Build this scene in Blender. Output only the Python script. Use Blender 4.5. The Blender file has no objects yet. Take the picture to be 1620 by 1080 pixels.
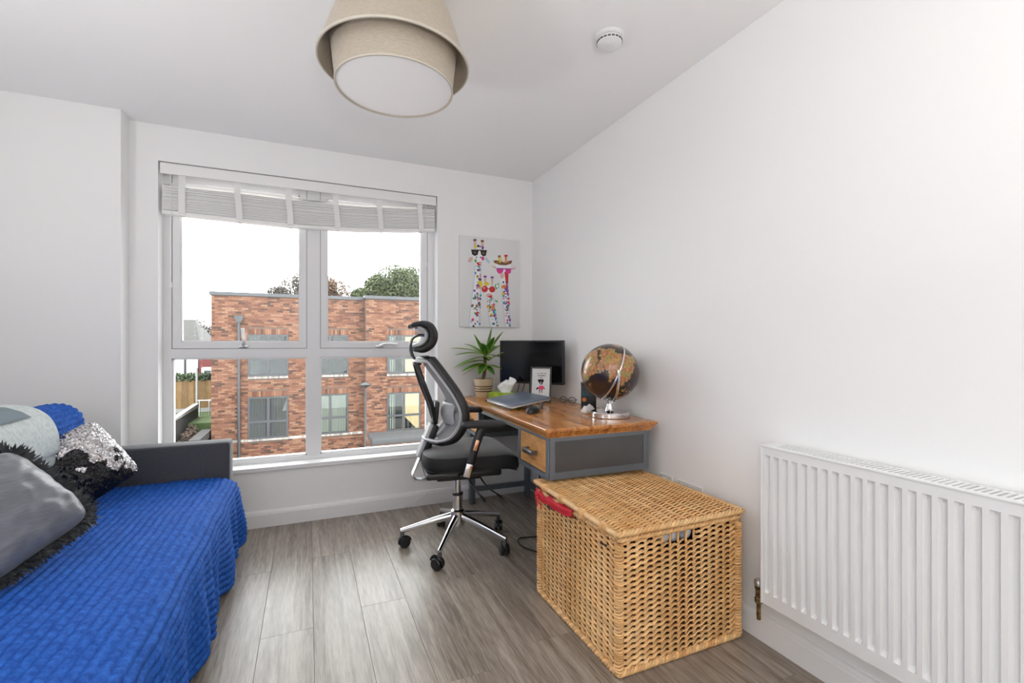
import bpy, bmesh, math, random
from mathutils import Vector, Matrix, noise

# ------------------------------------------------------------------ camera, sky, light
scene = bpy.context.scene
COL = scene.collection
rng = random.Random(7)
FPX = 740.0                                   # focal length in pixels of a 1620 px wide frame
cam_data = bpy.data.cameras.new('camera')
cam_data.sensor_width = 36.0
cam_data.lens = FPX * 36.0 / 1620.0
cam_data.shift_y = 4.0 / 1620.0
cam_data.clip_start = 0.02
cam_data.clip_end = 300
cam = bpy.data.objects.new('camera', cam_data)
COL.objects.link(cam)
cam.location = (0, 0, 1.136)
cam.rotation_euler = (math.radians(90), 0, math.radians(-23.55))
scene.camera = cam

world = bpy.data.worlds.new('overcast_sky')
scene.world = world
world.use_nodes = True
SKY = 6.7
bg = world.node_tree.nodes['Background']
bg.inputs['Color'].default_value = (0.97, 0.985, 1.0, 1)
bg.inputs['Strength'].default_value = SKY

scene.view_settings.view_transform = 'Standard'
scene.view_settings.look = 'None'
scene.view_settings.gamma = 1.0
scene.view_settings.use_curve_mapping = False
scene.view_settings.exposure = 0.2
try:
    cy = scene.cycles
    cy.use_denoising = True
    cy.denoiser = 'OPENIMAGEDENOISE'
    cy.max_bounces = 10
    cy.diffuse_bounces = 7
    cy.glossy_bounces = 4
    cy.transparent_max_bounces = 10
    cy.sample_clamp_indirect = 8.0
    cy.caustics_reflective = False
    cy.caustics_refractive = False
except Exception:
    pass

# daylight portals: guide sky light through the two glazed openings (they add no light of their own)
def portal(loc, sx, sy, rot):
    d = bpy.data.lights.new('daylight_portal', 'AREA')
    d.shape = 'RECTANGLE'
    d.size = sx
    d.size_y = sy
    d.cycles.is_portal = True
    o = bpy.data.objects.new('daylight_portal', d)
    COL.objects.link(o)
    o.location = loc
    o.rotation_euler = rot
    o['kind'] = 'helper'
    return o

R, D, H = 1.605, 3.286, 2.4                   # right wall x, window wall y, ceiling height
XL, YB = -1.5, -2.6                           # wall behind the sofa, wall behind the camera
portal((0.028, D + 0.30, 1.275), 1.64, 1.83, (math.radians(-90), 0, 0))
portal((XL - 0.11, -1.80, 1.15), 1.3, 2.2, (math.radians(90), 0, math.radians(-90)))

# ------------------------------------------------------------------ materials
def new_mat(name):
    m = bpy.data.materials.new(name)
    m.use_nodes = True
    nt = m.node_tree
    return m, nt, nt.nodes['Principled BSDF']

def rgba(c):
    return (c[0], c[1], c[2], 1.0)

def mat(name, col, rough=0.5, metal=0.0, nz=None, stretch=(1, 1, 1), bump=None, spec=0.5, sheen=0.0, coat=0.0, rnd=0.0, trans=0.0, bstretch=None):
    """nz = (scale, second colour, low, high); bump = (scale, strength, distance); rnd = value spread per object/island"""
    m, nt, b = new_mat(name)
    N, L = nt.nodes, nt.links
    b.inputs['Base Color'].default_value = rgba(col)
    b.inputs['Roughness'].default_value = rough
    b.inputs['Metallic'].default_value = metal
    b.inputs['Specular IOR Level'].default_value = spec
    if sheen:
        b.inputs['Sheen Weight'].default_value = sheen
        b.inputs['Sheen Roughness'].default_value = 0.4
    if coat:
        b.inputs['Coat Weight'].default_value = coat
        b.inputs['Coat Roughness'].default_value = 0.12
    if trans:
        b.inputs['Transmission Weight'].default_value = trans
    vec = None
    def coords(st):
        tc = N.new('ShaderNodeTexCoord')
        mp = N.new('ShaderNodeMapping')
        mp.inputs['Scale'].default_value = st
        L.new(tc.outputs['Object'], mp.inputs['Vector'])
        return mp.outputs['Vector'], mp
    out = None
    if nz:
        vec, mp = coords(stretch)
        n = N.new('ShaderNodeTexNoise')
        n.inputs['Scale'].default_value = nz[0]
        n.inputs['Detail'].default_value = 6
        n.inputs['Roughness'].default_value = 0.6
        L.new(vec, n.inputs['Vector'])
        if rnd:
            oi = N.new('ShaderNodeObjectInfo')
            vm = N.new('ShaderNodeVectorMath'); vm.operation = 'SCALE'
            cmb = N.new('ShaderNodeCombineXYZ')
            for k in range(3):
                L.new(oi.outputs['Random'], cmb.inputs[k])
            L.new(cmb.outputs[0], vm.inputs[0]); vm.inputs['Scale'].default_value = 37.0
            L.new(vm.outputs[0], mp.inputs['Location'])
        r = N.new('ShaderNodeValToRGB')
        r.color_ramp.elements[0].position = nz[2] if len(nz) > 2 else 0.35
        r.color_ramp.elements[1].position = nz[3] if len(nz) > 3 else 0.65
        r.color_ramp.elements[0].color = rgba(col)
        r.color_ramp.elements[1].color = rgba(nz[1])
        L.new(n.outputs['Fac'], r.inputs['Fac'])
        out = r.outputs['Color']
    if rnd:
        oi = N.new('ShaderNodeObjectInfo')
        ge = N.new('ShaderNodeNewGeometry')
        ad = N.new('ShaderNodeMath'); ad.operation = 'ADD'
        L.new(oi.outputs['Random'], ad.inputs[0]); L.new(ge.outputs['Random Per Island'], ad.inputs[1])
        fr = N.new('ShaderNodeMath'); fr.operation = 'FRACT'
        L.new(ad.outputs[0], fr.inputs[0])
        mr = N.new('ShaderNodeMapRange')
        mr.inputs['To Min'].default_value = 1 - rnd
        mr.inputs['To Max'].default_value = 1 + rnd
        L.new(fr.outputs[0], mr.inputs['Value'])
        hs = N.new('ShaderNodeHueSaturation')
        L.new(mr.outputs[0], hs.inputs['Value'])
        if out is not None:
            L.new(out, hs.inputs['Color'])
        else:
            hs.inputs['Color'].default_value = rgba(col)
        out = hs.outputs['Color']
    if out is not None:
        L.new(out, b.inputs['Base Color'])
    if bump:
        v2, _ = coords(bstretch or (1, 1, 1))
        n2 = N.new('ShaderNodeTexNoise')
        n2.inputs['Scale'].default_value = bump[0]
        n2.inputs['Detail'].default_value = 4
        L.new(v2, n2.inputs['Vector'])
        bp = N.new('ShaderNodeBump')
        bp.inputs['Strength'].default_value = bump[1]
        bp.inputs['Distance'].default_value = bump[2]
        L.new(n2.outputs['Fac'], bp.inputs['Height'])
        L.new(bp.outputs[0], b.inputs['Normal'])
    return m

def wood_mat(name, c1, c2, c3, axis_scale, rough=0.3, scale=3.0, rnd=0.0, coat=0.0, bump=0.03):
    m, nt, b = new_mat(name)
    N, L = nt.nodes, nt.links
    tc = N.new('ShaderNodeTexCoord'); mp = N.new('ShaderNodeMapping')
    mp.inputs['Scale'].default_value = axis_scale
    L.new(tc.outputs['Object'], mp.inputs['Vector'])
    oi = N.new('ShaderNodeObjectInfo')
    cmb = N.new('ShaderNodeCombineXYZ')
    ml = N.new('ShaderNodeMath'); ml.operation = 'MULTIPLY'; ml.inputs[1].default_value = 23.0
    L.new(oi.outputs['Random'], ml.inputs[0])
    for k in range(3):
        L.new(ml.outputs[0], cmb.inputs[k])
    L.new(cmb.outputs[0], mp.inputs['Location'])
    n1 = N.new('ShaderNodeTexNoise'); n1.inputs['Scale'].default_value = scale; n1.inputs['Detail'].default_value = 8
    n1.inputs['Distortion'].default_value = 1.2
    L.new(mp.outputs[0], n1.inputs['Vector'])
    n2 = N.new('ShaderNodeTexNoise'); n2.inputs['Scale'].default_value = scale * 9; n2.inputs['Detail'].default_value = 5
    L.new(mp.outputs[0], n2.inputs['Vector'])
    mx = N.new('ShaderNodeMath'); mx.operation = 'MULTIPLY_ADD'; mx.inputs[1].default_value = 0.45
    L.new(n2.outputs['Fac'], mx.inputs[0])
    sc = N.new('ShaderNodeMath'); sc.operation = 'MULTIPLY'; sc.inputs[1].default_value = 0.55
    L.new(n1.outputs['Fac'], sc.inputs[0]); L.new(sc.outputs[0], mx.inputs[2])
    r = N.new('ShaderNodeValToRGB')
    r.color_ramp.elements[0].position = 0.36; r.color_ramp.elements[0].color = rgba(c1)
    r.color_ramp.elements[1].position = 0.64; r.color_ramp.elements[1].color = rgba(c3)
    e = r.color_ramp.elements.new(0.5); e.color = rgba(c2)
    L.new(mx.outputs[0], r.inputs['Fac'])
    out = r.outputs['Color']
    if rnd:
        mr = N.new('ShaderNodeMapRange')
        mr.inputs['To Min'].default_value = 1 - rnd; mr.inputs['To Max'].default_value = 1 + rnd
        L.new(oi.outputs['Random'], mr.inputs['Value'])
        hs = N.new('ShaderNodeHueSaturation')
        L.new(mr.outputs[0], hs.inputs['Value']); L.new(out, hs.inputs['Color'])
        out = hs.outputs['Color']
    L.new(out, b.inputs['Base Color'])
    b.inputs['Roughness'].default_value = rough
    if coat:
        b.inputs['Coat Weight'].default_value = coat
        b.inputs['Coat Roughness'].default_value = 0.15
    bp = N.new('ShaderNodeBump'); bp.inputs['Strength'].default_value = bump * 10; bp.inputs['Distance'].default_value = 0.002
    L.new(mx.outputs[0], bp.inputs['Height']); L.new(bp.outputs[0], b.inputs['Normal'])
    return m

def glass_mat(name, tint=(0.97, 0.985, 0.98), refl=1.0):
    m = bpy.data.materials.new(name)
    m.use_nodes = True
    nt = m.node_tree
    nt.nodes.clear()
    N, L = nt.nodes, nt.links
    o = N.new('ShaderNodeOutputMaterial')
    t = N.new('ShaderNodeBsdfTransparent'); t.inputs['Color'].default_value = rgba(tint)
    g = N.new('ShaderNodeBsdfGlossy'); g.inputs['Roughness'].default_value = 0.02
    f = N.new('ShaderNodeFresnel'); f.inputs['IOR'].default_value = 1.45
    ml = N.new('ShaderNodeMath'); ml.operation = 'MULTIPLY'; ml.inputs[1].default_value = refl
    L.new(f.outputs[0], ml.inputs[0])
    mx = N.new('ShaderNodeMixShader')
    L.new(ml.outputs[0], mx.inputs[0]); L.new(t.outputs[0], mx.inputs[1]); L.new(g.outputs[0], mx.inputs[2])
    L.new(mx.outputs[0], o.inputs['Surface'])
    return m

def emit_mat(name, col, strength):
    m, nt, b = new_mat(name)
    b.inputs['Base Color'].default_value = rgba(col)
    b.inputs['Emission Color'].default_value = rgba(col)
    b.inputs['Emission Strength'].default_value = strength
    return m

M = {}
M['wall'] = mat('white_paint', (0.90, 0.90, 0.90), 0.65, spec=0.25, bump=(90, 0.04, 0.001))
M['ceiling'] = mat('ceiling_paint', (0.92, 0.92, 0.92), 0.8, spec=0.2)
M['gloss_white'] = mat('white_satin_paint', (0.84, 0.84, 0.845), 0.35)
M['upvc'] = mat('white_window_plastic', (0.80, 0.80, 0.81), 0.3)
M['enamel'] = mat('white_enamel', (0.80, 0.80, 0.805), 0.30)
M['gasket'] = mat('dark_gasket', (0.12, 0.12, 0.13), 0.6)
M['glass'] = glass_mat('window_glass', refl=0.6)
M['glass_dark'] = glass_mat('reflective_glass', (0.55, 0.6, 0.6), 2.2)
M['blind'] = mat('blind_white', (0.88, 0.88, 0.87), 0.4)
M['tape'] = mat('blind_tape', (0.85, 0.85, 0.84), 0.8, bump=(400, 0.1, 0.001))
M['plank'] = wood_mat('grey_brown_plank', (0.150, 0.118, 0.092), (0.275, 0.233, 0.193), (0.40, 0.352, 0.300), (11, 0.6, 11), 0.32, 2.4, rnd=0.06, bump=0.02)
M['subfloor'] = mat('dark_underlay', (0.05, 0.042, 0.035), 0.9)
M['chrome'] = mat('chrome', (0.78, 0.78, 0.79), 0.12, 1.0)
M['steel'] = mat('brushed_steel', (0.58, 0.59, 0.6), 0.28, 1.0)
M['black'] = mat('black_plastic', (0.012, 0.012, 0.013), 0.38)
M['black_soft'] = mat('black_rubber', (0.02, 0.02, 0.021), 0.65)
M['brass'] = mat('aged_brass', (0.36, 0.25, 0.11), 0.35, 1.0, nz=(40, (0.12, 0.08, 0.04), 0.4, 0.6))

# ------------------------------------------------------------------ mesh builder
class MB:
    def __init__(self):
        self.v = []; self.f = []; self.m = []
    def add(self, vs, fs, m=0):
        b = len(self.v)
        self.v += [tuple(p) for p in vs]
        self.f += [tuple(i + b for i in f) for f in fs]
        self.m += [m] * len(fs)
        return self
    def box(self, x0, x1, y0, y1, z0, z1, m=0, bev=0.0, seg=2):
        if bev > 0:
            bm = bmesh.new()
            bmesh.ops.create_cube(bm, size=1.0)
            for v in bm.verts:
                v.co = Vector(((x0 + x1) / 2 + v.co.x * (x1 - x0), (y0 + y1) / 2 + v.co.y * (y1 - y0), (z0 + z1) / 2 + v.co.z * (z1 - z0)))
            bmesh.ops.bevel(bm, geom=bm.edges[:], offset=bev, segments=seg, profile=0.5, affect='EDGES')
            return self.bm(bm, m)
        vs = [(x0, y0, z0), (x1, y0, z0), (x1, y1, z0), (x0, y1, z0), (x0, y0, z1), (x1, y0, z1), (x1, y1, z1), (x0, y1, z1)]
        return self.add(vs, [(0, 3, 2, 1), (4, 5, 6, 7), (0, 1, 5, 4), (1, 2, 6, 5), (2, 3, 7, 6), (3, 0, 4, 7)], m)
    def bm(self, bm, m=0):
        bm.verts.index_update()
        self.add([v.co[:] for v in bm.verts], [[v.index for v in f.verts] for f in bm.faces], m)
        bm.free()
        return self
    def obox(self, c, e1, e2, e3, m=0, bev=0.0):
        """oriented box: centre c, half-extent vectors"""
        c, e1, e2, e3 = map(Vector, (c, e1, e2, e3))
        t = MB().box(-1, 1, -1, 1, -1, 1) if not bev else MB().box(-e1.length, e1.length, -e2.length, e2.length, -e3.length, e3.length, 0, bev)
        if bev:
            a, b_, d = e1.normalized(), e2.normalized(), e3.normalized()
        else:
            a, b_, d = e1, e2, e3
        return self.add([(c + a * p[0] + b_ * p[1] + d * p[2])[:] for p in t.v], t.f, m)
    def tube(self, path, r, n=8, closed=False, m=0, sx=1.0, sy=1.0, up=None, cap=True):
        P = [Vector(p) for p in path]
        k = len(P)
        rs = r if isinstance(r, (list, tuple)) else [r] * k
        T = []
        for i in range(k):
            a = P[(i - 1) % k] if (closed or i > 0) else P[0]
            b = P[(i + 1) % k] if (closed or i < k - 1) else P[-1]
            t = (b - a)
            T.append(t.normalized() if t.length > 1e-9 else Vector((0, 0, 1)))
        u = Vector(up) if up else (Vector((0, 0, 1)) if abs(T[0].z) < 0.9 else Vector((1, 0, 0)))
        vs = []
        for i in range(k):
            u = (u - T[i] * u.dot(T[i]))
            if u.length < 1e-6:
                u = T[i].orthogonal()
            u.normalize()
            w = T[i].cross(u)
            for j in range(n):
                a = 2 * math.pi * j / n
                vs.append((P[i] + u * (math.cos(a) * rs[i] * sy) + w * (math.sin(a) * rs[i] * sx))[:])
        fs = []
        for i in range(k if closed else k - 1):
            for j in range(n):
                a, b = i * n + j, i * n + (j + 1) % n
                c, d = ((i + 1) % k) * n + (j + 1) % n, ((i + 1) % k) * n + j
                fs.append((a, b, c, d))
        if cap and not closed:
            fs.append(tuple(range(n - 1, -1, -1)))
            fs.append(tuple((k - 1) * n + j for j in range(n)))
        return self.add(vs, fs, m)
    def cyl(self, p0, p1, r0, r1=None, n=20, m=0):
        return self.tube([p0, p1], [r0, r0 if r1 is None else r1], n, m=m)
    def lathe(self, prof, n=32, c=(0, 0, 0), m=0, axis=None, cap0=False, cap1=False):
        vs = []
        c = Vector(c)
        if axis is not None:
            q = Vector((0, 0, 1)).rotation_difference(Vector(axis).normalized())
        for (r, z) in prof:
            for j in range(n):
                a = 2 * math.pi * j / n
                p = Vector((r * math.cos(a), r * math.sin(a), z))
                if axis is not None:
                    p = q @ p
                vs.append((c + p)[:])
        fs = []
        for i in range(len(prof) - 1):
            for j in range(n):
                fs.append((i * n + j, i * n + (j + 1) % n, (i + 1) * n + (j + 1) % n, (i + 1) * n + j))
        if cap0:
            fs.append(tuple(range(n - 1, -1, -1)))
        if cap1:
            fs.append(tuple((len(prof) - 1) * n + j for j in range(n)))
        return self.add(vs, fs, m)
    def grid(self, nu, nv, fn, m=0, cu=False):
        vs = [tuple(fn(i / (nu if cu else nu - 1), j / (nv - 1))) for j in range(nv) for i in range(nu)]
        fs = []
        for j in range(nv - 1):
            for i in range(nu if cu else nu - 1):
                a, b = j * nu + i, j * nu + (i + 1) % nu
                fs.append((a, b, b + nu, a + nu))
        return self.add(vs, fs, m)
    def prism(self, poly, fn, h0, h1, m=0):
        """polygon [(a, b)] extruded between h0 and h1; fn(a, b, h) -> point"""
        n = len(poly)
        vs = [tuple(fn(a, b, h0)) for a, b in poly] + [tuple(fn(a, b, h1)) for a, b in poly]
        fs = [tuple(range(n - 1, -1, -1)), tuple(range(n, 2 * n))]
        fs += [(i, (i + 1) % n, n + (i + 1) % n, n + i) for i in range(n)]
        return self.add(vs, fs, m)
    def build(self, name, material, parent=None, smooth=None, world=False, kind=None, fix=True):
        me = bpy.data.meshes.new(name)
        vs = self.v
        if world and parent is not None:
            inv = XF[parent.name].inverted()
            vs = [(inv @ Vector(p))[:] for p in vs]
        me.from_pydata(vs, [], self.f)
        for mm in (material if isinstance(material, (list, tuple)) else [material]):
            me.materials.append(M[mm] if isinstance(mm, str) else mm)
        if len(me.materials) > 1:
            me.polygons.foreach_set('material_index', self.m)
        if fix:
            bm = bmesh.new(); bm.from_mesh(me)
            bmesh.ops.recalc_face_normals(bm, faces=bm.faces[:])
            bm.to_mesh(me); bm.free()
        if smooth is not None:
            me.polygons.foreach_set('use_smooth', [True] * len(me.polygons))
            me.set_sharp_from_angle(angle=math.radians(smooth))
        me.update()
        o = bpy.data.objects.new(name, me)
        COL.objects.link(o)
        if parent is not None:
            o.parent = parent
        if kind:
            o['kind'] = kind
        return o

XF = {}
def tag(o, label, cat, group=None, kind=None):
    o['label'] = label
    o['category'] = cat
    if group:
        o['group'] = group
    if kind:
        o['kind'] = kind
    return o

def thing(name, label, cat, loc=(0, 0, 0), rz=0.0, group=None, kind=None):
    o = bpy.data.objects.new(name, None)
    o.empty_display_size = 0.05
    COL.objects.link(o)
    o.location = loc
    o.rotation_euler = (0, 0, rz)
    XF[o.name] = Matrix.Translation(Vector(loc)) @ Matrix.Rotation(rz, 4, 'Z')
    return tag(o, label, cat, group, kind)

def copy_part(o, parent, loc=None, rot=None):
    c = o.copy()
    COL.objects.link(c)
    c.parent = parent
    if loc is not None:
        c.location = loc
    if rot is not None:
        c.rotation_euler = rot
    return c

def lerp(a, b, t):
    return a + (b - a) * t

def interp(pts, t):
    """piecewise smooth interpolation of a list of tuples, t in 0..1 (Catmull-Rom)"""
    n = len(pts) - 1
    x = min(max(t, 0.0), 1.0) * n
    i = min(int(x), n - 1)
    f = x - i
    p0, p1, p2, p3 = pts[max(i - 1, 0)], pts[i], pts[i + 1], pts[min(i + 2, n)]
    return tuple(0.5 * (2 * b + (c - a) * f + (2 * a - 5 * b + 4 * c - d) * f * f + (3 * b - a - 3 * c + d) * f ** 3) for a, b, c, d in zip(p0, p1, p2, p3))

def smooth_path(pts, n):
    return [interp(pts, i / (n - 1)) for i in range(n)]
M['chrome_white'] = mat('satin_white_metal', (0.72, 0.73, 0.75), 0.25, 0.55)
M['copper'] = mat('copper_tint', (0.75, 0.42, 0.28), 0.2, 1.0)
M['steel_dark'] = mat('dark_steel', (0.20, 0.20, 0.21), 0.3, 0.9)

# ------------------------------------------------------------------ the room shell
WX0, WX1, WZ0, WZ1 = -0.793, 0.849, 0.345, 2.194     # window opening in the window wall
WT = 0.32                                            # outer wall thickness
def struct(name, mb, m, label, cat, smooth=None):
    o = mb.build(name, m, None, smooth)
    return tag(o, label, cat, kind='structure')

floor = struct('floor', MB().box(XL, R, YB, D, -0.03, -0.008), 'subfloor', 'grey-brown wood plank floor of the room', 'floor')
PW, PL = 0.19, 1.25
full = MB()
def plank_mesh(w, l):
    g, c = 0.0003, 0.0007
    t = MB()
    vs = [(g, g, -0.008), (w - g, g, -0.008), (w - g, l - g, -0.008), (g, l - g, -0.008),
          (g, g, -c), (w - g, g, -c), (w - g, l - g, -c), (g, l - g, -c),
          (g + c, g + c, 0), (w - g - c, g + c, 0), (w - g - c, l - g - c, 0), (g + c, l - g - c, 0)]
    t.add(vs, [(0, 1, 5, 4), (1, 2, 6, 5), (2, 3, 7, 6), (3, 0, 4, 7), (4, 5, 9, 8), (5, 6, 10, 9), (6, 7, 11, 10), (7, 4, 8, 11), (8, 9, 10, 11)])
    return t
plank_cache = {}
ncol = int(math.ceil((R - XL) / PW))
for i in range(ncol):
    x0 = XL + i * PW
    w = min(PW, R - x0)
    y = YB - ((i * 0.47) % 1.0) * PL
    while y < D:
        a, b = max(y, YB), min(y + PL, D)
        if b - a > 0.03:
            key = (round(w, 3), round(b - a, 3))
            if key not in plank_cache:
                o = plank_mesh(w, b - a).build('plank', 'plank', floor)
                plank_cache[key] = o
            else:
                o = copy_part(plank_cache[key], floor)
            o.location = (x0, a, 0)
        y += PL

struct('ceiling', MB().box(XL - 0.1, R + 0.1, YB - 0.1, D + 0.1, H, H + 0.12), 'ceiling', 'smooth white ceiling above the whole room', 'ceiling')
struct('wall_right', MB().box(R, R + 0.12, YB - 0.1, D + 0.1, -0.05, H + 0.05), 'wall', 'long white wall behind the desk and radiator', 'wall')
DY0, DY1, DZ1 = -2.45, -1.15, 2.25
struct('wall_left', MB().box(XL - 0.12, XL, YB - 0.1, DY0, -0.05, H + 0.05).box(XL - 0.12, XL, DY1, D + 0.1, -0.05, H + 0.05).box(XL - 0.12, XL, DY0, DY1, DZ1, H + 0.05).box(XL - 0.12, XL, DY0, DY1, -0.05, 0.04), 'wall', 'white wall behind the backrest of the sofa', 'wall')
wf = MB()
wf.box(XL, WX0, D, D + WT, -0.05, H + 0.05).box(WX1, R + 0.1, D, D + WT, -0.05, H + 0.05)
wf.box(WX0, WX1, D, D + WT, -0.05, WZ0).box(WX0, WX1, D, D + WT, WZ1, H + 0.05)
struct('wall_front', wf, 'wall', 'white wall around the large window', 'wall')
struct('wall_column', MB().box(XL, -0.926, 3.155, D, 0, H), 'wall', 'white boxed-out wall section beside the window, behind the sofa arm', 'wall')
# plain wall behind the camera; unseen balcony doors added in the left wall for more daylight
struct('wall_rear', MB().box(XL - 0.1, R + 0.1, YB - 0.12, YB, -0.05, H + 0.05), 'wall', 'plain white wall opposite the window', 'wall')
w2 = thing('fill_doors', 'glazed white balcony doors in the wall beyond the sofa', 'window', (XL, -1.80, 0), kind='structure')
fr = MB()
for a, b in ((DY0, DY0 + 0.06), ((DY0 + DY1) / 2 - 0.03, (DY0 + DY1) / 2 + 0.03), (DY1 - 0.06, DY1)):
    fr.box(XL - 0.10, XL - 0.04, a, b, 0.04, DZ1)
fr.box(XL - 0.10, XL - 0.04, DY0, DY1, 0.04, 0.12).box(XL - 0.10, XL - 0.04, DY0, DY1, DZ1 - 0.06, DZ1)
fr.build('frame', 'upvc', w2, world=True)
for a, b in ((DY0 + 0.06, (DY0 + DY1) / 2 - 0.03), ((DY0 + DY1) / 2 + 0.03, DY1 - 0.06)):
    MB().box(XL - 0.075, XL - 0.065, a, b, 0.12, DZ1 - 0.06).build('pane', 'glass', w2, world=True)

def skirting(name, p0, p1, nrm, label):
    """moulded skirting board between two floor points; nrm points into the room"""
    prof = [(0, 0), (0.016, 0), (0.016, 0.078), (0.0135, 0.082), (0.0135, 0.086), (0.008, 0.098), (0.004, 0.101), (0, 0.101)]
    p0, p1, nrm = Vector(p0), Vector(p1), Vector(nrm)
    t = MB()
    n = len(prof)
    vs = [(p + nrm * a + Vector((0, 0, b)))[:] for p in (p0, p1) for a, b in prof]
    t.add(vs, [(i, (i + 1) % n, n + (i + 1) % n, n + i) for i in range(n)] + [tuple(range(n)), tuple(range(2 * n - 1, n - 1, -1))])
    return struct(name, t, 'gloss_white', label, 'skirting board')
skirting('baseboard_front', (-0.926, D, 0), (R, D, 0), (0, -1, 0), 'white moulded skirting board under the window')
skirting('baseboard_right', (R, YB, 0), (R, D, 0), (-1, 0, 0), 'white moulded skirting board below the radiator')
skirting('baseboard_left', (XL, YB, 0), (XL, 3.155, 0), (1, 0, 0), 'white skirting board hidden behind the sofa')
sill = MB().box(WX0 + 0.002, WX1 - 0.002, D, D + 0.10, 0.345, 0.372).box(WX0 - 0.03, WX1 + 0.03, D - 0.018, D, 0.345, 0.372, bev=0.004)
struct('trim_1', sill, 'gloss_white', 'white window sill board under the large window', 'window sill')

# ------------------------------------------------------------------ the window
FY0, FY1 = D + 0.10, D + 0.165
win = thing('window_1', 'large white-framed window of two opening panes over two fixed panes', 'window', (0, D + 0.1, 0.372), kind='structure')
f = MB()
f.box(WX0, -0.751, FY0, FY1, 0.372, WZ1).box(0.802, WX1, FY0, FY1, 0.372, WZ1)
f.box(-0.751, 0.802, FY0, FY1, 2.158, WZ1).box(-0.751, 0.802, FY0, FY1, 0.372, 0.40)
f.build('frame', 'upvc', win, world=True)
MB().box(-0.007, 0.074, FY0 - 0.002, FY1, 0.40, 2.158).build('mullion', 'upvc', win, world=True)
for a, b in ((-0.751, -0.007), (0.074, 0.802)):
    MB().box(a, b, FY0 - 0.001, FY1, 1.049, 1.106).build('transom', 'upvc', win, world=True)
for k, (a, b) in enumerate(((-0.751, -0.007), (0.074, 0.802))):
    g = 0.003
    x0, x1, z0, z1 = a + g, b - g, 1.106 + g, 2.158 - g
    s = MB()
    sw = 0.040
    y0, y1 = FY0 + 0.006, FY1 - 0.002
    s.box(x0, x0 + sw, y0, y1, z0, z1).box(x1 - sw, x1, y0, y1, z0, z1).box(x0 + sw, x1 - sw, y0, y1, z0, z0 + sw).box(x0 + sw, x1 - sw, y0, y1, z1 - sw, z1)
    sash = s.build('sash', 'upvc', win, world=True)
    bd = MB()                                    # glazing bead, slightly set back
    bw = 0.007
    yb0, yb1 = y0 + 0.010, y1 - 0.012
    bd.box(x0 + sw, x0 + sw + bw, yb0, yb1, z0 + sw, z1 - sw).box(x1 - sw - bw, x1 - sw, yb0, yb1, z0 + sw, z1 - sw)
    bd.box(x0 + sw, x1 - sw, yb0, yb1, z0 + sw, z0 + sw + bw).box(x0 + sw, x1 - sw, yb0, yb1, z1 - sw - bw, z1 - sw)
    def sub(mb, name, m, smooth=None):
        o = mb.build(name, m, sash, smooth)
        o.location = (0, 0, 0)
        inv = XF[win.name].inverted()
        for v in o.data.vertices:
            v.co = inv @ v.co
        return o
    sub(bd, 'glazing_bead', 'upvc')
    sub(MB().box(x0 + sw, x1 - sw, y0 + 0.026, y0 + 0.031, z0 + sw, z1 - sw), 'pane', 'glass')
    gk = MB()                                    # dark shadow gap around the sash
    e = 0.003
    gk.box(a, a + e, FY0 + 0.012, FY1, 1.106, 2.158).box(b - e, b, FY0 + 0.012, FY1, 1.106, 2.158).box(a, b, FY0 + 0.012, FY1, 1.106, 1.109).box(a, b, FY0 + 0.012, FY1, 2.155, 2.158)
    sub(gk, 'gasket', 'gasket')
    hx = -0.375 if k == 0 else 0.46
    hz = z0 + 0.012
    h = MB()
    h.box(hx - 0.028, hx + 0.028, y0 - 0.010, y0, hz - 0.010, hz + 0.010, bev=0.004)
    h.cyl((hx, y0 - 0.005, hz), (hx, y0 - 0.030, hz + 0.004), 0.010, 0.009, 14)
    if k == 0:
        h.tube(smooth_path([(hx, y0 - 0.028, hz), (hx + 0.006, y0 - 0.036, hz + 0.03), (hx + 0.002, y0 - 0.036, hz + 0.075), (hx - 0.002, y0 - 0.033, hz + 0.115)], 10), 0.009, 10, sx=0.8)
    else:
        h.tube(smooth_path([(hx, y0 - 0.028, hz), (hx + 0.02, y0 - 0.036, hz + 0.012), (hx + 0.07, y0 - 0.036, hz + 0.014), (hx + 0.118, y0 - 0.033, hz + 0.012)], 10), 0.0085, 10)
    sub(h, 'handle', 'chrome_white', 40)
for a, b in ((-0.751, -0.007), (0.074, 0.802)):
    z0, z1, w = 0.40, 1.049, 0.008
    bd = MB()
    y0, y1 = FY0 + 0.012, FY1 - 0.01
    bd.box(a, a + w, y0, y1, z0, z1).box(b - w, b, y0, y1, z0, z1).box(a, b, y0, y1, z0, z0 + w).box(a, b, y0, y1, z1 - w, z1)
    bd.build('glazing_bead', 'upvc', win, world=True)
    MB().box(a, b, y0 + 0.018, y0 + 0.023, z0, z1).build('pane', 'glass', win, world=True)

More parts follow.
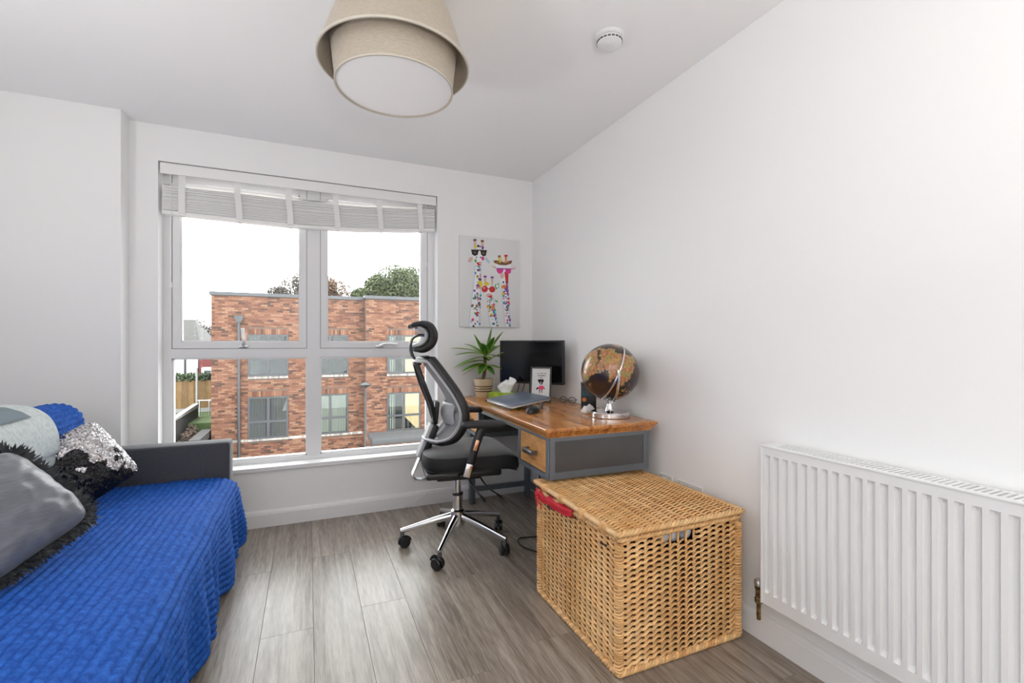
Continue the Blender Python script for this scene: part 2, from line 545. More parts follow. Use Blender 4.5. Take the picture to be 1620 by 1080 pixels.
# ------------------------------------------------------------------ venetian blind, drawn up
bl = thing('venetian_blind', 'white slatted venetian blind drawn up under the window head, sagging at its middle', 'blind', (0.03, D + 0.04, WZ1))
MB().box(WX0 + 0.008, WX1 - 0.008, D + 0.004, D + 0.016, 2.126, WZ1 - 0.006, bev=0.002).build('valance', 'blind', bl, world=True)
MB().box(WX0 + 0.012, WX1 - 0.012, D + 0.018, D + 0.075, 2.145, WZ1 - 0.004).build('headrail', 'blind', bl, world=True)
NS = 26
SAG = [(-0.78, 0.0, 0.0), (-0.39, 0.003, -0.008), (-0.05, -0.002, -0.012), (0.27, 0.003, 0.000), (0.56, 0.022, 0.022), (0.835, 0.044, 0.050)]
def sagz(x, t):
    """height offset of the stack at x, t = 0 at its bottom and 1 at its top"""
    for (xa, ta, ba), (xb, tb, bb) in zip(SAG[:-1], SAG[1:]):
        if x <= xb or xb == SAG[-1][0]:
            s = (x - xa) / (xb - xa)
            s = min(max(s, 0), 1)
            s = s * s * (3 - 2 * s) * 0.35 + s * 0.65
            return lerp(lerp(ba, ta, s), lerp(bb, tb, s), s) * 0 + lerp(lerp(ba, bb, s), lerp(ta, tb, s), t)
    return 0
def slat_mesh(zc, t, th, y0, y1, crown):
    xs = [lerp(-0.778, 0.834, i / 24) for i in range(25)]
    ys = [y0, lerp(y0, y1, 0.3), lerp(y0, y1, 0.7), y1]
    cz = [0, crown, crown, 0]
    vs = []
    for x in xs:
        dz = sagz(x, t)
        for yy, c in zip(ys, cz):
            vs.append((x, yy, zc + dz + c + th / 2))
        for yy, c in zip(ys, cz):
            vs.append((x, yy, zc + dz + c - th / 2))
    fs = []
    for i in range(24):
        a, b = i * 8, i * 8 + 8
        for j in range(3):
            fs += [(a + j, a + j + 1, b + j + 1, b + j), (a + 4 + j, b + 4 + j, b + 5 + j, a + 5 + j)]
        fs += [(a, b, b + 4, a + 4), (a + 3, a + 7, b + 7, b + 3)]
    fs += [(0, 4, 5, 1), (1, 5, 6, 2), (2, 6, 7, 3), (192, 193, 197, 196), (193, 194, 198, 197), (194, 195, 199, 198)]
    return MB().add(vs, fs)
for k in range(NS):
    t = (k + 0.5) / NS
    jy = rng.uniform(-0.0025, 0.0025)
    slat_mesh(lerp(1.920, 2.060, t), t, 0.0040, D + 0.022 + jy, D + 0.072 + jy, 0.002).build('slat', 'blind', bl, 40, world=True)
for k in range(1):
    slat_mesh(2.075 + 0.020 * k, 1.0 - 0.3 * k, 0.0028, D + 0.022, D + 0.072, 0.002).build('slat', 'blind', bl, 40, world=True)
slat_mesh(1.907, 0.0, 0.020, D + 0.020, D + 0.072, 0.0).build('bottom_rail', 'blind', bl, 40, world=True)
for tx in (-0.681, -0.395, -0.112, 0.17, 0.449, 0.727):
    pts = []
    zt = 2.130
    zb = 1.912 + sagz(tx, 0)
    lean = 0.012 if tx > -0.5 else 0.0
    for i in range(13):
        s = i / 12
        bulge = 0.008 * math.sin(math.pi * s) if s > 0.3 else 0
        pts.append((tx + lean * (max(0, s - 0.35) - 0.4 * math.sin(s * 6) * 0.5), D + 0.0135 - bulge * 0.6, lerp(zt, zb, s)))
    t = MB()
    for sgn in range(len(pts) - 1):
        pass
    w = 0.017
    vs = []
    for p in pts:
        vs += [(p[0] - w, p[1], p[2]), (p[0] + w, p[1], p[2]), (p[0] + w, p[1] + 0.0015, p[2]), (p[0] - w, p[1] + 0.0015, p[2])]
    fs = []
    for i in range(len(pts) - 1):
        a, b = i * 4, i * 4 + 4
        for j in range(4):
            fs.append((a + j, a + (j + 1) % 4, b + (j + 1) % 4, b + j))
    t.add(vs, fs)
    t.box(pts[-1][0] - w - 0.001, pts[-1][0] + w + 0.001, D + 0.010, D + 0.019, zb - 0.004, zb + 0.006)
    t.build('ladder_tape', 'tape', bl, world=True)
    MB().box(pts[-1][0] - 0.010, pts[-1][0] + 0.010, D + 0.040, D + 0.052, zb - 0.020, zb - 0.014).build('rail_clip', 'steel', bl, world=True)
for cx, zb in ((-0.735, 1.50), (0.772, 1.72)):
    MB().tube([(cx, D + 0.012, 2.13), (cx, D + 0.012, zb)], 0.0014, 6).build('pull_cord', 'blind', bl, world=True)
    MB().lathe([(0.002, 0.0), (0.006, -0.006), (0.007, -0.03), (0.004, -0.036)], 12, (cx, D + 0.012, zb), cap0=True, cap1=True).build('cord_weight', 'blind', bl, 40, world=True)

# ------------------------------------------------------------------ radiator on the right wall
rad = thing('radiator', 'white ribbed panel radiator with slotted top on the bare wall', 'radiator', (R - 0.05, 1.19, 0.205))
RY1, RY0, RZ0, RZ1, RXF = 1.190, -0.016, 0.205, 0.772, 1.503
PITCH = 0.0335
nfl = 35
ys = []
off = []
yy = RY1 - 0.0016
ys.append(RY1); off.append(0)
for k in range(nfl):
    y_a = RY1 - 0.014 - k * PITCH
    for dy, o_ in ((0, 0), (0.0040, 0.0100), (0.0055, 0.0120), (0.0150, 0.0120), (0.0165, 0.0100), (0.0205, 0)):
        ys.append(y_a - dy); off.append(o_)
ys.append(RY0); off.append(0)
zs = [(RZ0, 0), (RZ0 + 0.040, 0), (RZ0 + 0.046, 0.7), (RZ0 + 0.056, 1), (RZ1 - 0.050, 1), (RZ1 - 0.040, 0.7), (RZ1 - 0.034, 0), (RZ1 - 0.006, 0)]
t = MB()
vs = [(RXF + o_ * k, y, z) for z, k in zs for y, o_ in zip(ys, off)]
n = len(ys)
t.add(vs, [(j * n + i, j * n + i + 1, (j + 1) * n + i + 1, (j + 1) * n + i) for j in range(len(zs) - 1) for i in range(n - 1)])
t.box(RXF + 0.0125, RXF + 0.016, RY0, RY1, RZ0, RZ1 - 0.006)
t.box(RXF, RXF + 0.012, RY0, RY1, RZ0 - 0.002, RZ0)
t.build('front_panel', 'enamel', rad, 35, world=True)
MB().box(R - 0.030, R - 0.020, RY0, RY1, RZ0 + 0.01, RZ1 - 0.008).build('back_panel', 'enamel', rad, world=True)
MB().box(RXF + 0.02, R - 0.035, RY0 + 0.02, RY1 - 0.02, RZ0 + 0.03, RZ1 - 0.05).build('convector_fins', 'gasket', rad, world=True)
for y0, y1 in ((RY1 - 0.003, RY1 + 0.003), (RY0 - 0.003, RY0 + 0.003)):
    MB().box(RXF - 0.003, R - 0.014, y0, y1, RZ0 - 0.003, RZ1 + 0.001, bev=0.001).build('side_cover', 'enamel', rad, world=True)
g = MB()
g.box(RXF - 0.003, RXF + 0.016, RY0, RY1, RZ1 - 0.006, RZ1, bev=0.0015).box(R - 0.024, R - 0.014, RY0, RY1, RZ1 - 0.006, RZ1)
g.box(RXF + 0.016, R - 0.024, RY1 - 0.035, RY1, RZ1 - 0.005, RZ1).box(RXF + 0.016, R - 0.024, RY0, RY0 + 0.035, RZ1 - 0.005, RZ1)
grille = g.build('top_grille', 'enamel', rad, world=True)
sp = 0.0145
sl = MB().box(RXF + 0.016 - (R - 0.05), R - 0.024 - (R - 0.05), -0.0042, 0.0042, -0.005, 0).build('slat', 'enamel', grille)
ns = int((RY1 - RY0 - 0.07) / sp)
for k in range(ns + 1):
    c = sl if k == 0 else copy_part(sl, grille)
    c.location = (0, -0.035 - sp * (k + 0.5) + 0.004, RZ1 - 0.205 - 0.0008)
va = thing('radiator_valve', 'small brass radiator valve with pipe beside the radiator, above the skirting', 'valve', (1.556, 1.244, 0.101))
VX, VY = 1.556, 1.244
MB().cyl((VX, VY, 0.10), (VX, VY, 0.17), 0.0075, n=14).build('pipe', 'brass', va, 40, world=True)
v = MB()
v.lathe([(0.011, 0.160), (0.014, 0.163), (0.014, 0.180), (0.011, 0.183), (0.011, 0.212), (0.014, 0.214), (0.014, 0.226)], 6, (VX, VY, 0), cap0=True, cap1=True)
v.cyl((VX, VY, 0.197), (VX, 1.192, 0.197), 0.010, n=14)
v.lathe([(0.010, 0.0), (0.0145, 0.002), (0.0145, 0.014), (0.010, 0.016)], 6, (VX, VY - 0.012, 0.197), axis=(0, -1, 0), cap0=True, cap1=True)
v.build('body', 'brass', va, 30, world=True)
MB().lathe([(0.014, 0.227), (0.0165, 0.229), (0.0165, 0.243), (0.012, 0.249), (0.004, 0.251)], 18, (VX, VY, 0), cap0=True, cap1=True).build('cap', 'steel', va, 40, world=True)

# ------------------------------------------------------------------ sockets and smoke alarm
M['socket'] = mat('white_socket_plastic', (0.78, 0.78, 0.78), 0.3)
so = thing('switched_outlet', 'small square white wall outlet with rocker switch above the basket', 'outlet', (R, 1.79, 0.455))
MB().box(R - 0.008, R, 1.748, 1.834, 0.413, 0.499, bev=0.002).build('plate', 'socket', so, world=True)
MB().box(R - 0.013, R - 0.007, 1.785, 1.812, 0.468, 0.486, bev=0.001).build('rocker', 'enamel', so, world=True)
so = thing('double_socket', 'wide white double power socket on the wall behind the basket', 'socket', (R, 1.636, 0.455))
MB().box(R - 0.009, R, 1.563, 1.709, 0.413, 0.499, bev=0.002).build('plate', 'socket', so, world=True)
for yc in (1.665, 1.607):
    MB().box(R - 0.013, R - 0.008, yc - 0.009 + 0.02, yc + 0.009 + 0.02, 0.470, 0.488, bev=0.001).build('rocker', 'enamel', so, world=True)
    p = MB()
    p.box(R - 0.0095, R - 0.0088, yc - 0.003, yc + 0.003, 0.462, 0.472).box(R - 0.0095, R - 0.0088, yc - 0.014, yc - 0.008, 0.442, 0.447).box(R - 0.0095, R - 0.0088, yc + 0.008, yc + 0.014, 0.442, 0.447)
    p.build('pin_holes', 'black', so, world=True, kind='stuff')
sm = thing('smoke_alarm', 'round white smoke alarm on the ceiling right of the lamp', 'smoke alarm', (1.135, 1.602, H))
MB().lathe([(0.058, 0.0), (0.058, -0.010), (0.053, -0.014)], 36, (1.135, 1.602, H), cap0=True, cap1=True).build('base', 'socket', sm, 30, world=True)
MB().lathe([(0.046, -0.013), (0.052, -0.020), (0.050, -0.034), (0.036, -0.043), (0.02, -0.045)], 36, (1.135, 1.602, H), cap1=True).build('cover', 'enamel', sm, 30, world=True)
MB().lathe([(0.015, -0.0445), (0.0145, -0.048), (0.008, -0.049)], 24, (1.135 - 0.012, 1.602 - 0.012, H), cap1=True).build('test_button', 'socket', sm, 30, world=True)
vt = MB()
for k in range(20):
    a = 2 * math.pi * k / 20
    ca, sa = math.cos(a), math.sin(a)
    vt.obox((1.135 + 0.0512 * ca, 1.602 + 0.0512 * sa, H - 0.027), (0.0012 * ca, 0.0012 * sa, 0), (-0.006 * sa, 0.006 * ca, 0), (0, 0, 0.003))
vt.build('vents', 'gasket', sm, world=True, kind='stuff')

# ------------------------------------------------------------------ ceiling lamp
M['linen'] = mat('beige_linen', (0.50, 0.44, 0.36), 0.85, nz=(60, (0.42, 0.365, 0.29), 0.4, 0.62), stretch=(1, 1, 8), bump=(500, 0.15, 0.001), sheen=0.2)
M['linen_trim'] = mat('pale_linen_edge', (0.56, 0.52, 0.45), 0.8)
M['diffuser'] = mat('white_diffuser', (0.92, 0.92, 0.91), 0.5)
LX, LY = 0.286, 1.706
lp = thing('ceiling_lamp', 'two-tier beige linen ceiling lamp with white diffuser', 'lamp', (LX, LY, H))
def shell(r0, z0, r1, z1, th=0.003, n=72):
    return MB().lathe([(r0, z0), (lerp(r0, r1, .5), lerp(z0, z1, .5)), (r1, z1), (r1 - th, z1), (r0 - th, z0), (r0, z0)], n, (LX, LY, 0))
sh = shell(0.262, 2.128, 0.178, 2.365).build('outer_shade', 'linen', lp, 40, world=True)
def under(o, mb, name, m, smooth=40, root=None):
    """a sub-part given in world coordinates under a part of an unrotated thing"""
    q = mb.build(name, m, o, smooth)
    inv = XF[(root or o.parent).name].inverted()
    for vv in q.data.vertices:
        vv.co = inv @ vv.co
    return q
under(sh, MB().lathe([(0.2635, 2.126), (0.2635, 2.134), (0.2585, 2.134), (0.2585, 2.126), (0.2635, 2.126)], 72, (LX, LY, 0)), 'hem', 'linen_trim')
sh2 = shell(0.203, 2.048, 0.219, 2.19).build('inner_shade', 'linen', lp, 40, world=True)
under(sh2, MB().lathe([(0.2065, 2.046), (0.2065, 2.052), (0.2015, 2.052), (0.2015, 2.046), (0.2065, 2.046)], 72, (LX, LY, 0)), 'hem', 'linen_trim')
MB().lathe([(0.202, 2.052), (0.1, 2.051), (0.02, 2.051)], 72, (LX, LY, 0), cap1=True).build('diffuser', 'diffuser', lp, 40, world=True)
MB().lathe([(0.06, 2.4), (0.06, 2.385), (0.05, 2.375), (0.006, 2.372), (0.006, 2.30)], 32, (LX, LY, 0), cap1=True).build('ceiling_rose', 'enamel', lp, 30, world=True)
sp_ = MB()
for k in range(3):
    a = k * 2.094
    sp_.tube([(LX, LY, 2.33), (LX + 0.19 * math.cos(a), LY + 0.19 * math.sin(a), 2.33)], 0.003, 6)
    sp_.tube([(LX + 0.214 * math.cos(a), LY + 0.214 * math.sin(a), 2.185), (LX + 0.19 * math.cos(a), LY + 0.19 * math.sin(a), 2.33)], 0.003, 6)
sp_.build('spider', 'steel', lp, world=True)

# invented fill lamps brightening the room: behind the sofa and behind the camera
M['lamp_metal'] = mat('satin_lamp_metal', (0.5, 0.5, 0.5), 0.35, 0.8)
def uplighter(x, y, z, watts, aim, label):
    f = thing('fill_lamp', label, 'floor lamp', (x, y, 0))
    MB().lathe([(0.11, 0), (0.11, 0.02), (0.02, 0.03)], 32, cap0=True, cap1=True).build('base', 'lamp_metal', f, 40)
    MB().cyl((0, 0, 0.02), (0, 0, z - 0.10), 0.012, n=12).build('pole', 'lamp_metal', f, 40)
    MB().lathe([(0.02, z - 0.11), (0.08, z - 0.09), (0.125, z - 0.03), (0.13, z + 0.02), (0.127, z + 0.02), (0.12, z - 0.028), (0.075, z - 0.083), (0.0, z - 0.10)], 36).build('bowl', 'lamp_metal', f, 40)
    d = bpy.data.lights.new('fill_light', 'AREA')
    d.shape = 'DISK'
    d.size = 0.23
    d.energy = watts * FILL_W
    d.color = (1.0, 0.98, 0.96)
    o = bpy.data.objects.new('fill_light', d)
    COL.objects.link(o)
    o.parent = f
    o.location = (0, 0, z)
    o.rotation_euler = aim.to_track_quat('-Z', 'Y').to_euler()
FILL_W = 1.0
uplighter(-1.36, 1.15, 0.95, 12, Vector((0.2, 0.0, 1)), 'uplighter floor lamp behind the sofa')
uplighter(0.08, -1.15, 1.00, 46, Vector((0, 0.0, 1)), 'uplighter floor lamp opposite the window')

# ------------------------------------------------------------------ sofa, throw and cushions
M['slate'] = mat('slate_upholstery', (0.040, 0.041, 0.048), 0.85, nz=(70, (0.072, 0.073, 0.084), 0.35, 0.65), stretch=(6, 1, 6), bump=(260, 0.3, 0.001), sheen=0.25)
M['throw'] = mat('royal_blue_plush', (0.007, 0.066, 0.34), 0.8, nz=(55, (0.026, 0.145, 0.57), 0.36, 0.68), bump=(330, 0.55, 0.004), spec=0.2)
sofa = thing('sofa', 'dark slate upholstered sofa mostly hidden under a blue throw', 'sofa', (-0.8, 1.95, 0))
SY0, SY1 = 0.45, 3.03
MB().box(-1.20, -0.395, SY0, SY1 - 0.005, 0.10, 0.30, bev=0.012).build('base', 'slate', sofa, 40, world=True)
MB().box(-1.02, -0.385, SY0 + 0.13, SY1 - 0.135, 0.30, 0.412, bev=0.035, seg=4).build('seat_cushion', 'slate', sofa, 40, world=True)
MB().box(-1.19, -1.03, SY0 + 0.13, SY1 - 0.135, 0.30, 0.815, bev=0.05, seg=4).build('backrest', 'slate', sofa, 40, world=True)
for y0, y1 in ((SY1 - 0.13, SY1), (SY0, SY0 + 0.13)):
    MB().box(-1.20, -0.386, y0, y1, 0.10, 0.610, bev=0.012, seg=3).build('arm', 'slate', sofa, 40, world=True)
for x in (-1.12, -0.46):
    for y in (SY0 + 0.08, SY1 - 0.08):
        MB().cyl((x, y, 0.0), (x, y, 0.10), 0.018, 0.025, 14).build('leg', 'black', sofa, 40, world=True)

PROF = [(-1.225, 0.40), (-1.228, 0.62), (-1.215, 0.77), (-1.165, 0.835), (-1.085, 0.850), (-1.020, 0.825), (-0.990, 0.765), (-0.985, 0.68),
        (-0.975, 0.58), (-0.965, 0.48), (-0.935, 0.435), (-0.86, 0.425), (-0.74, 0.426), (-0.62, 0.428), (-0.50, 0.430), (-0.42, 0.426), (-0.372, 0.402),
        (-0.352, 0.355), (-0.347, 0.28), (-0.345, 0.20), (-0.344, 0.12), (-0.346, 0.030)]
def resample(pts, n):
    dense = smooth_path(pts, len(pts) * 24)
    cum = [0.0]
    for a, b in zip(dense[:-1], dense[1:]):
        cum.append(cum[-1] + math.dist(a, b))
    out, j = [], 0
    for k in range(n):
        s = cum[-1] * k / (n - 1)
        while j < len(cum) - 2 and cum[j + 1] < s:
            j += 1
        f_ = (s - cum[j]) / max(1e-9, cum[j + 1] - cum[j])
        out.append(tuple(lerp(a, b, f_) for a, b in zip(dense[j], dense[j + 1])))
    return out, cum[-1]
NSEG = 640
PS, PLEN = resample(PROF, NSEG)
RIB = 0.0285
def throw_point(i, y, extra=0.0, ribs=1.0):
    a, b = PS[max(i - 1, 0)], PS[min(i + 1, NSEG - 1)]
    tx, tz = b[0] - a[0], b[1] - a[1]
    l = math.hypot(tx, tz)
    nx, nz_ = -tz / l, tx / l
    x, z = PS[i]
    if True:
        s = PLEN * i / (NSEG - 1)
        wob = 0.006 * noise.noise(Vector((s * 3.0, y * 2.2, 0.3))) + 0.004 * noise.noise(Vector((s * 9, y * 7, 2.0)))
        ph = (s + 0.006 * noise.noise(Vector((s * 2, y * 5.0, 5.0)))) / RIB
        rib = 0.0080 * ribs * (abs(math.sin(math.pi * ph)) ** 0.8)
        crimp = 0.0018 * ribs * math.sin(y * 260 + 6 * math.sin(int(ph) * 2.4))
        d = rib + crimp + wob + extra
        nz2 = nz_
        hang = max(0.0, min(1.0, (0.40 - z) / 0.30)) if x > -0.6 else 0.0
        d += hang * (0.016 * math.sin(y * 31 + 1.3 * math.sin(y * 9)) + 0.012 * math.sin(y * 13 + 1))
        return (x + nx * d, z + nz2 * d)
    return (x, z)
NY = 190
TY0, TY1 = 0.60, 2.890
t = MB()
def tp(u, v):
    i = int(round(u * (NSEG - 1)))
    y = lerp(TY0, TY1, v)
    x, z = throw_point(i, y)
    if x > -0.6 and z < 0.42:
        # the hanging side flares past the arm front and its hem rises and falls a little
        h = min(1.0, (0.42 - z) / 0.3)
        y = y + h * max(0.0, (v - 0.80) / 0.20) * 0.12
        z = z + 0.012 * h * math.sin(y * 17)
    return (x, y, max(z, 0.012))
t.grid(NSEG, NY, tp)
th = t.build('throw_blanket', 'throw', None, 180, fix=False)
sol = th.modifiers.new('thickness', 'SOLIDIFY'); sol.thickness = 0.006; sol.offset = -1
tag(th, 'royal blue ribbed plush throw draped over the sofa', 'throw')

def pillow(c, e1, e2, nrm, a, b, th_, n=40, puff=0.5, seed=1.0, wr=0.006):
    """closed cushion: centre c, in-plane axes e1, e2, half sizes a, b, half thickness th_"""
    c, e1, e2, nrm = map(Vector, (c, e1, e2, nrm))
    def surf(u, v, sgn):
        k = max(0.0, (1 - u * u)) ** puff * max(0.0, (1 - v * v)) ** puff
        rc = 1 - 0.13 * (u * v) ** 4
        x = a * u * (1 - 0.05 * (1 - v * v) * abs(u) ** 3) * rc
        y = b * v * (1 - 0.05 * (1 - u * u) * abs(v) ** 3) * rc
        w = wr * noise.noise(Vector((u * 3 + seed, v * 3, sgn))) + 0.5 * wr * noise.noise(Vector((u * 8 + seed, v * 5, sgn * 2)))
        h = sgn * (th_ * k + w * min(1.0, 4 * k) + 0.004)
        return c + e1 * x + e2 * y + nrm * h
    return surf

def build_pillow(name, m, parent, surf, n=44):
    t = MB()
    for sgn in (1, -1):
        t.grid(n, n, lambda u, v: surf(2 * u - 1, 2 * v - 1, sgn))
    nn = n * n
    rim = [i for i in range(n)] + [j * n + n - 1 for j in range(1, n)] + [(n - 1) * n + i for i in range(n - 2, -1, -1)] + [j * n for j in range(n - 2, 0, -1)]
    t.f += [(rim[k], rim[(k + 1) % len(rim)], nn + rim[(k + 1) % len(rim)], nn + rim[k]) for k in range(len(rim))]
    t.m += [0] * len(rim)
    return t.build(name, m, parent, 60, world=True)

def frame_of(nrm, roll):
    nrm = Vector(nrm).normalized()
    e1 = Vector((0, 0, 1)).cross(nrm).normalized()
    e2 = nrm.cross(e1).normalized()
    ca, sa = math.cos(roll), math.sin(roll)
    return e1 * ca + e2 * sa, e2 * ca - e1 * sa, nrm

# sequin cushion
M['sequin_black'] = mat('black_sequin', (0.012, 0.012, 0.014), 0.22, 0.3)
M['sequin_silver'] = mat('silver_sequin', (0.62, 0.60, 0.61), 0.24, 0.85)
M['velvet_black'] = mat('black_velvet', (0.006, 0.006, 0.008), 0.9, sheen=0.2)
SC = (-0.905, 2.595, 0.603)
e1, e2, nn_ = frame_of((0.42, -0.80, 0.36), math.radians(30))
sq = thing('sequin_cushion', 'black cushion covered in silver and black sequins, leaning by the sofa arm', 'cushion', (-0.84, 2.56, 0.435))
surf = pillow(SC, e1, e2, nn_, 0.162, 0.162, 0.070, seed=3.0)
build_pillow('cover', 'velvet_black', sq, surf)
t = MB()
NQ = 68
for i in range(NQ):
    for j in range(NQ):
        u = -0.97 + 1.94 * (i + 0.5 * (j % 2)) / NQ + rng.uniform(-0.006, 0.006)
        v = -0.97 + 1.94 * j / NQ + rng.uniform(-0.006, 0.006)
        p = surf(u, v, 1)
        du = (surf(u + 0.01, v, 1) - p).normalized()
        dv = (surf(u, v + 0.01, 1) - p).normalized()
        n_ = du.cross(dv).normalized()
        if n_.dot(nn_) < 0:
            n_ = -n_
        q = (n_ + du * rng.uniform(-0.35, 0.35) + dv * rng.uniform(-0.35, 0.35)).normalized()
        a1 = q.orthogonal().normalized()
        a2 = q.cross(a1)
        rr = 0.0036
        c = p + n_ * 0.0030
        k = 7
        sil = 0.75 * u + 0.75 * v + 0.75 * noise.noise(Vector((u * 2.3, v * 2.3, 1.7))) + 0.35 * noise.noise(Vector((u * 7, v * 7, 4))) > 0.10
        t.add([(c + a1 * rr * math.cos(2 * math.pi * m_ / k) + a2 * rr * math.sin(2 * math.pi * m_ / k))[:] for m_ in range(k)], [tuple(range(k))], 1 if sil else 0)
t.build('sequins', ['sequin_black', 'sequin_silver'], sq, None, world=True, kind='stuff', fix=False)

# grey silk cushion with feather trim
M['silk'] = mat('grey_slub_silk', (0.125, 0.135, 0.158), 0.38, nz=(30, (0.19, 0.20, 0.225), 0.3, 0.7), stretch=(1, 1, 14), bump=(40, 0.25, 0.002), bstretch=(1, 1, 10), sheen=0.3)
M['feather'] = mat('dark_feather', (0.010, 0.013, 0.016), 0.55, nz=(50, (0.045, 0.055, 0.06), 0.5, 0.7), sheen=0.3)
GC = (-0.862, 1.905, 0.622)
e1, e2, nn_ = frame_of((0.5, -0.6, 0.62), math.radians(-64))
gc = thing('feather_cushion', 'grey silk cushion with dark feather trim', 'cushion', (-0.80, 1.86, 0.435))
surf = pillow(GC, e1, e2, nn_, 0.172, 0.168, 0.100, seed=9.0, wr=0.009)
build_pillow('cover', 'silk', gc, surf, 52)
t = MB()
NF = 520
for k in range(NF):
    s = k / NF * 4
    side, f_ = int(s), (s % 1) * 2 - 1
    u, v = [(f_, -1), (1, f_), (-f_, 1), (-1, -f_)][side]
    p = surf(u * 0.985, v * 0.985, 0.0)
    outw = (e1 * u * (1.0 if abs(u) > abs(v) else 0.35) + e2 * v * (1.0 if abs(v) >= abs(u) else 0.35)).normalized()
    alongd = (e2 if abs(u) > abs(v) else e1)
    for q in range(3):
        L_ = rng.uniform(0.016, 0.046)
        d0 = (outw + alongd * rng.uniform(-0.7, 0.7) + nn_ * rng.uniform(-0.6, 0.7)).normalized()
        d1 = (d0 + alongd * rng.uniform(-0.9, 0.9) + nn_ * rng.uniform(-0.8, 0.8) + Vector((0, 0, rng.uniform(-0.5, 0.2)))).normalized()
        sd = d0.cross(nn_ + Vector((rng.uniform(-.5, .5), rng.uniform(-.5, .5), rng.uniform(-.5, .5)))).normalized()
        vs = []
        pts = [p, p + d0 * L_ * 0.4, p + d0 * L_ * 0.6 + d1 * L_ * 0.2, p + d0 * L_ * 0.65 + d1 * L_ * 0.5]
        for m_, w in enumerate((0.0010, 0.0040, 0.0034, 0.0003)):
            vs += [(pts[m_] + sd * w)[:], (pts[m_] - sd * w)[:]]
        for vv in range(len(vs)):
            if vs[vv][2] < 0.445:
                vs[vv] = (vs[vv][0], vs[vv][1], 0.445 + 0.002 * rng.random())
        t.add(vs, [(0, 1, 3, 2), (2, 3, 5, 4), (4, 5, 7, 6)])
t.build('feather_trim', 'feather', gc, None, world=True, kind='stuff', fix=False)

# pale quilted blanket folded over the backrest
M['quilt'] = mat('pale_mint_quilting', (0.50, 0.55, 0.54), 0.85, nz=(60, (0.60, 0.65, 0.64), 0.4, 0.6), bump=(70, 0.6, 0.006))
M['quilt_band'] = mat('grey_blue_band', (0.17, 0.22, 0.25), 0.8, bump=(200, 0.2, 0.002))
qb = thing('quilted_blanket', 'pale mint quilted blanket folded over the sofa back', 'blanket', (-1.08, 2.3, 0.865))
def quilt_layer(i0, i1, y0, y1, off0, off1, name, m, seed):
    t = MB()
    nu, nv = 40, 60
    def fn(sgn):
        def g_(u, v):
            i = int(round(lerp(i0, i1, u)))
            y = lerp(y0, y1, v) + 0.02 * (u - 0.5) * (1 if v > 0.5 else 0)
            a, b = PS[max(i - 3, 0)], PS[min(i + 3, NSEG - 1)]
            tx, tz = b[0] - a[0], b[1] - a[1]
            l = math.hypot(tx, tz)
            d = (off1 if sgn else off0)
            e = min(u, 1 - u, v, 1 - v)
            rd = min(1.0, e / 0.06)
            mid = (off0 + off1) / 2
            d = lerp(mid, d, math.sqrt(max(0.0, 1 - (1 - rd) ** 2)))
            d += 0.005 * noise.noise(Vector((u * 3 + seed, v * 5, 0)))
            return (PS[i][0] - tz / l * d, y, PS[i][1] + tx / l * d)
        return g_
    t.grid(nu, nv, fn(0)); t.grid(nu, nv, fn(1))
    rim = [i for i in range(nu)] + [j * nu + nu - 1 for j in range(1, nv)] + [(nv - 1) * nu + i for i in range(nu - 2, -1, -1)] + [j * nu for j in range(nv - 2, 0, -1)]
    q = nu * nv
    t.f += [(rim[k], rim[(k + 1) % len(rim)], q + rim[(k + 1) % len(rim)], q + rim[k]) for k in range(len(rim))]
    t.m += [0] * len(rim)
    return t.build(name, m, qb, 60, world=True)
quilt_layer(112, 262, 1.90, 2.56, 0.016, 0.030, 'fold', 'quilt', 1)
quilt_layer(108, 246, 1.90, 2.53, 0.030, 0.046, 'fold', 'quilt', 5)
quilt_layer(178, 200, 1.93, 2.38, 0.050, 0.0560, 'band', 'quilt_band', 5)

# ------------------------------------------------------------------ wicker basket
M['wicker'] = mat('honey_wicker', (0.70, 0.38, 0.145), 0.42, nz=(9, (0.82, 0.54, 0.26), 0.35, 0.65), rnd=0.16, bump=(120, 0.2, 0.001))
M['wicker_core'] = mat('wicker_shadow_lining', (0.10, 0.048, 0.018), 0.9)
M['red_cloth'] = mat('red_lining', (0.62, 0.012, 0.03), 0.7, bump=(160, 0.3, 0.002))
M['white_cloth'] = mat('white_blue_cloth', (0.70, 0.73, 0.77), 0.8, nz=(25, (0.35, 0.40, 0.48), 0.45, 0.65))
M['wire'] = mat('dark_wire', (0.10, 0.10, 0.11), 0.35, 0.9)
BX0_, BX1_, BY0_, BY1_, BH = 0.972, 1.530, 1.318, 1.905, 0.478
bk = thing('wicker_basket', 'large lidded honey-coloured wicker basket with red lining peeking out', 'basket', (1.25, 1.61, 0))
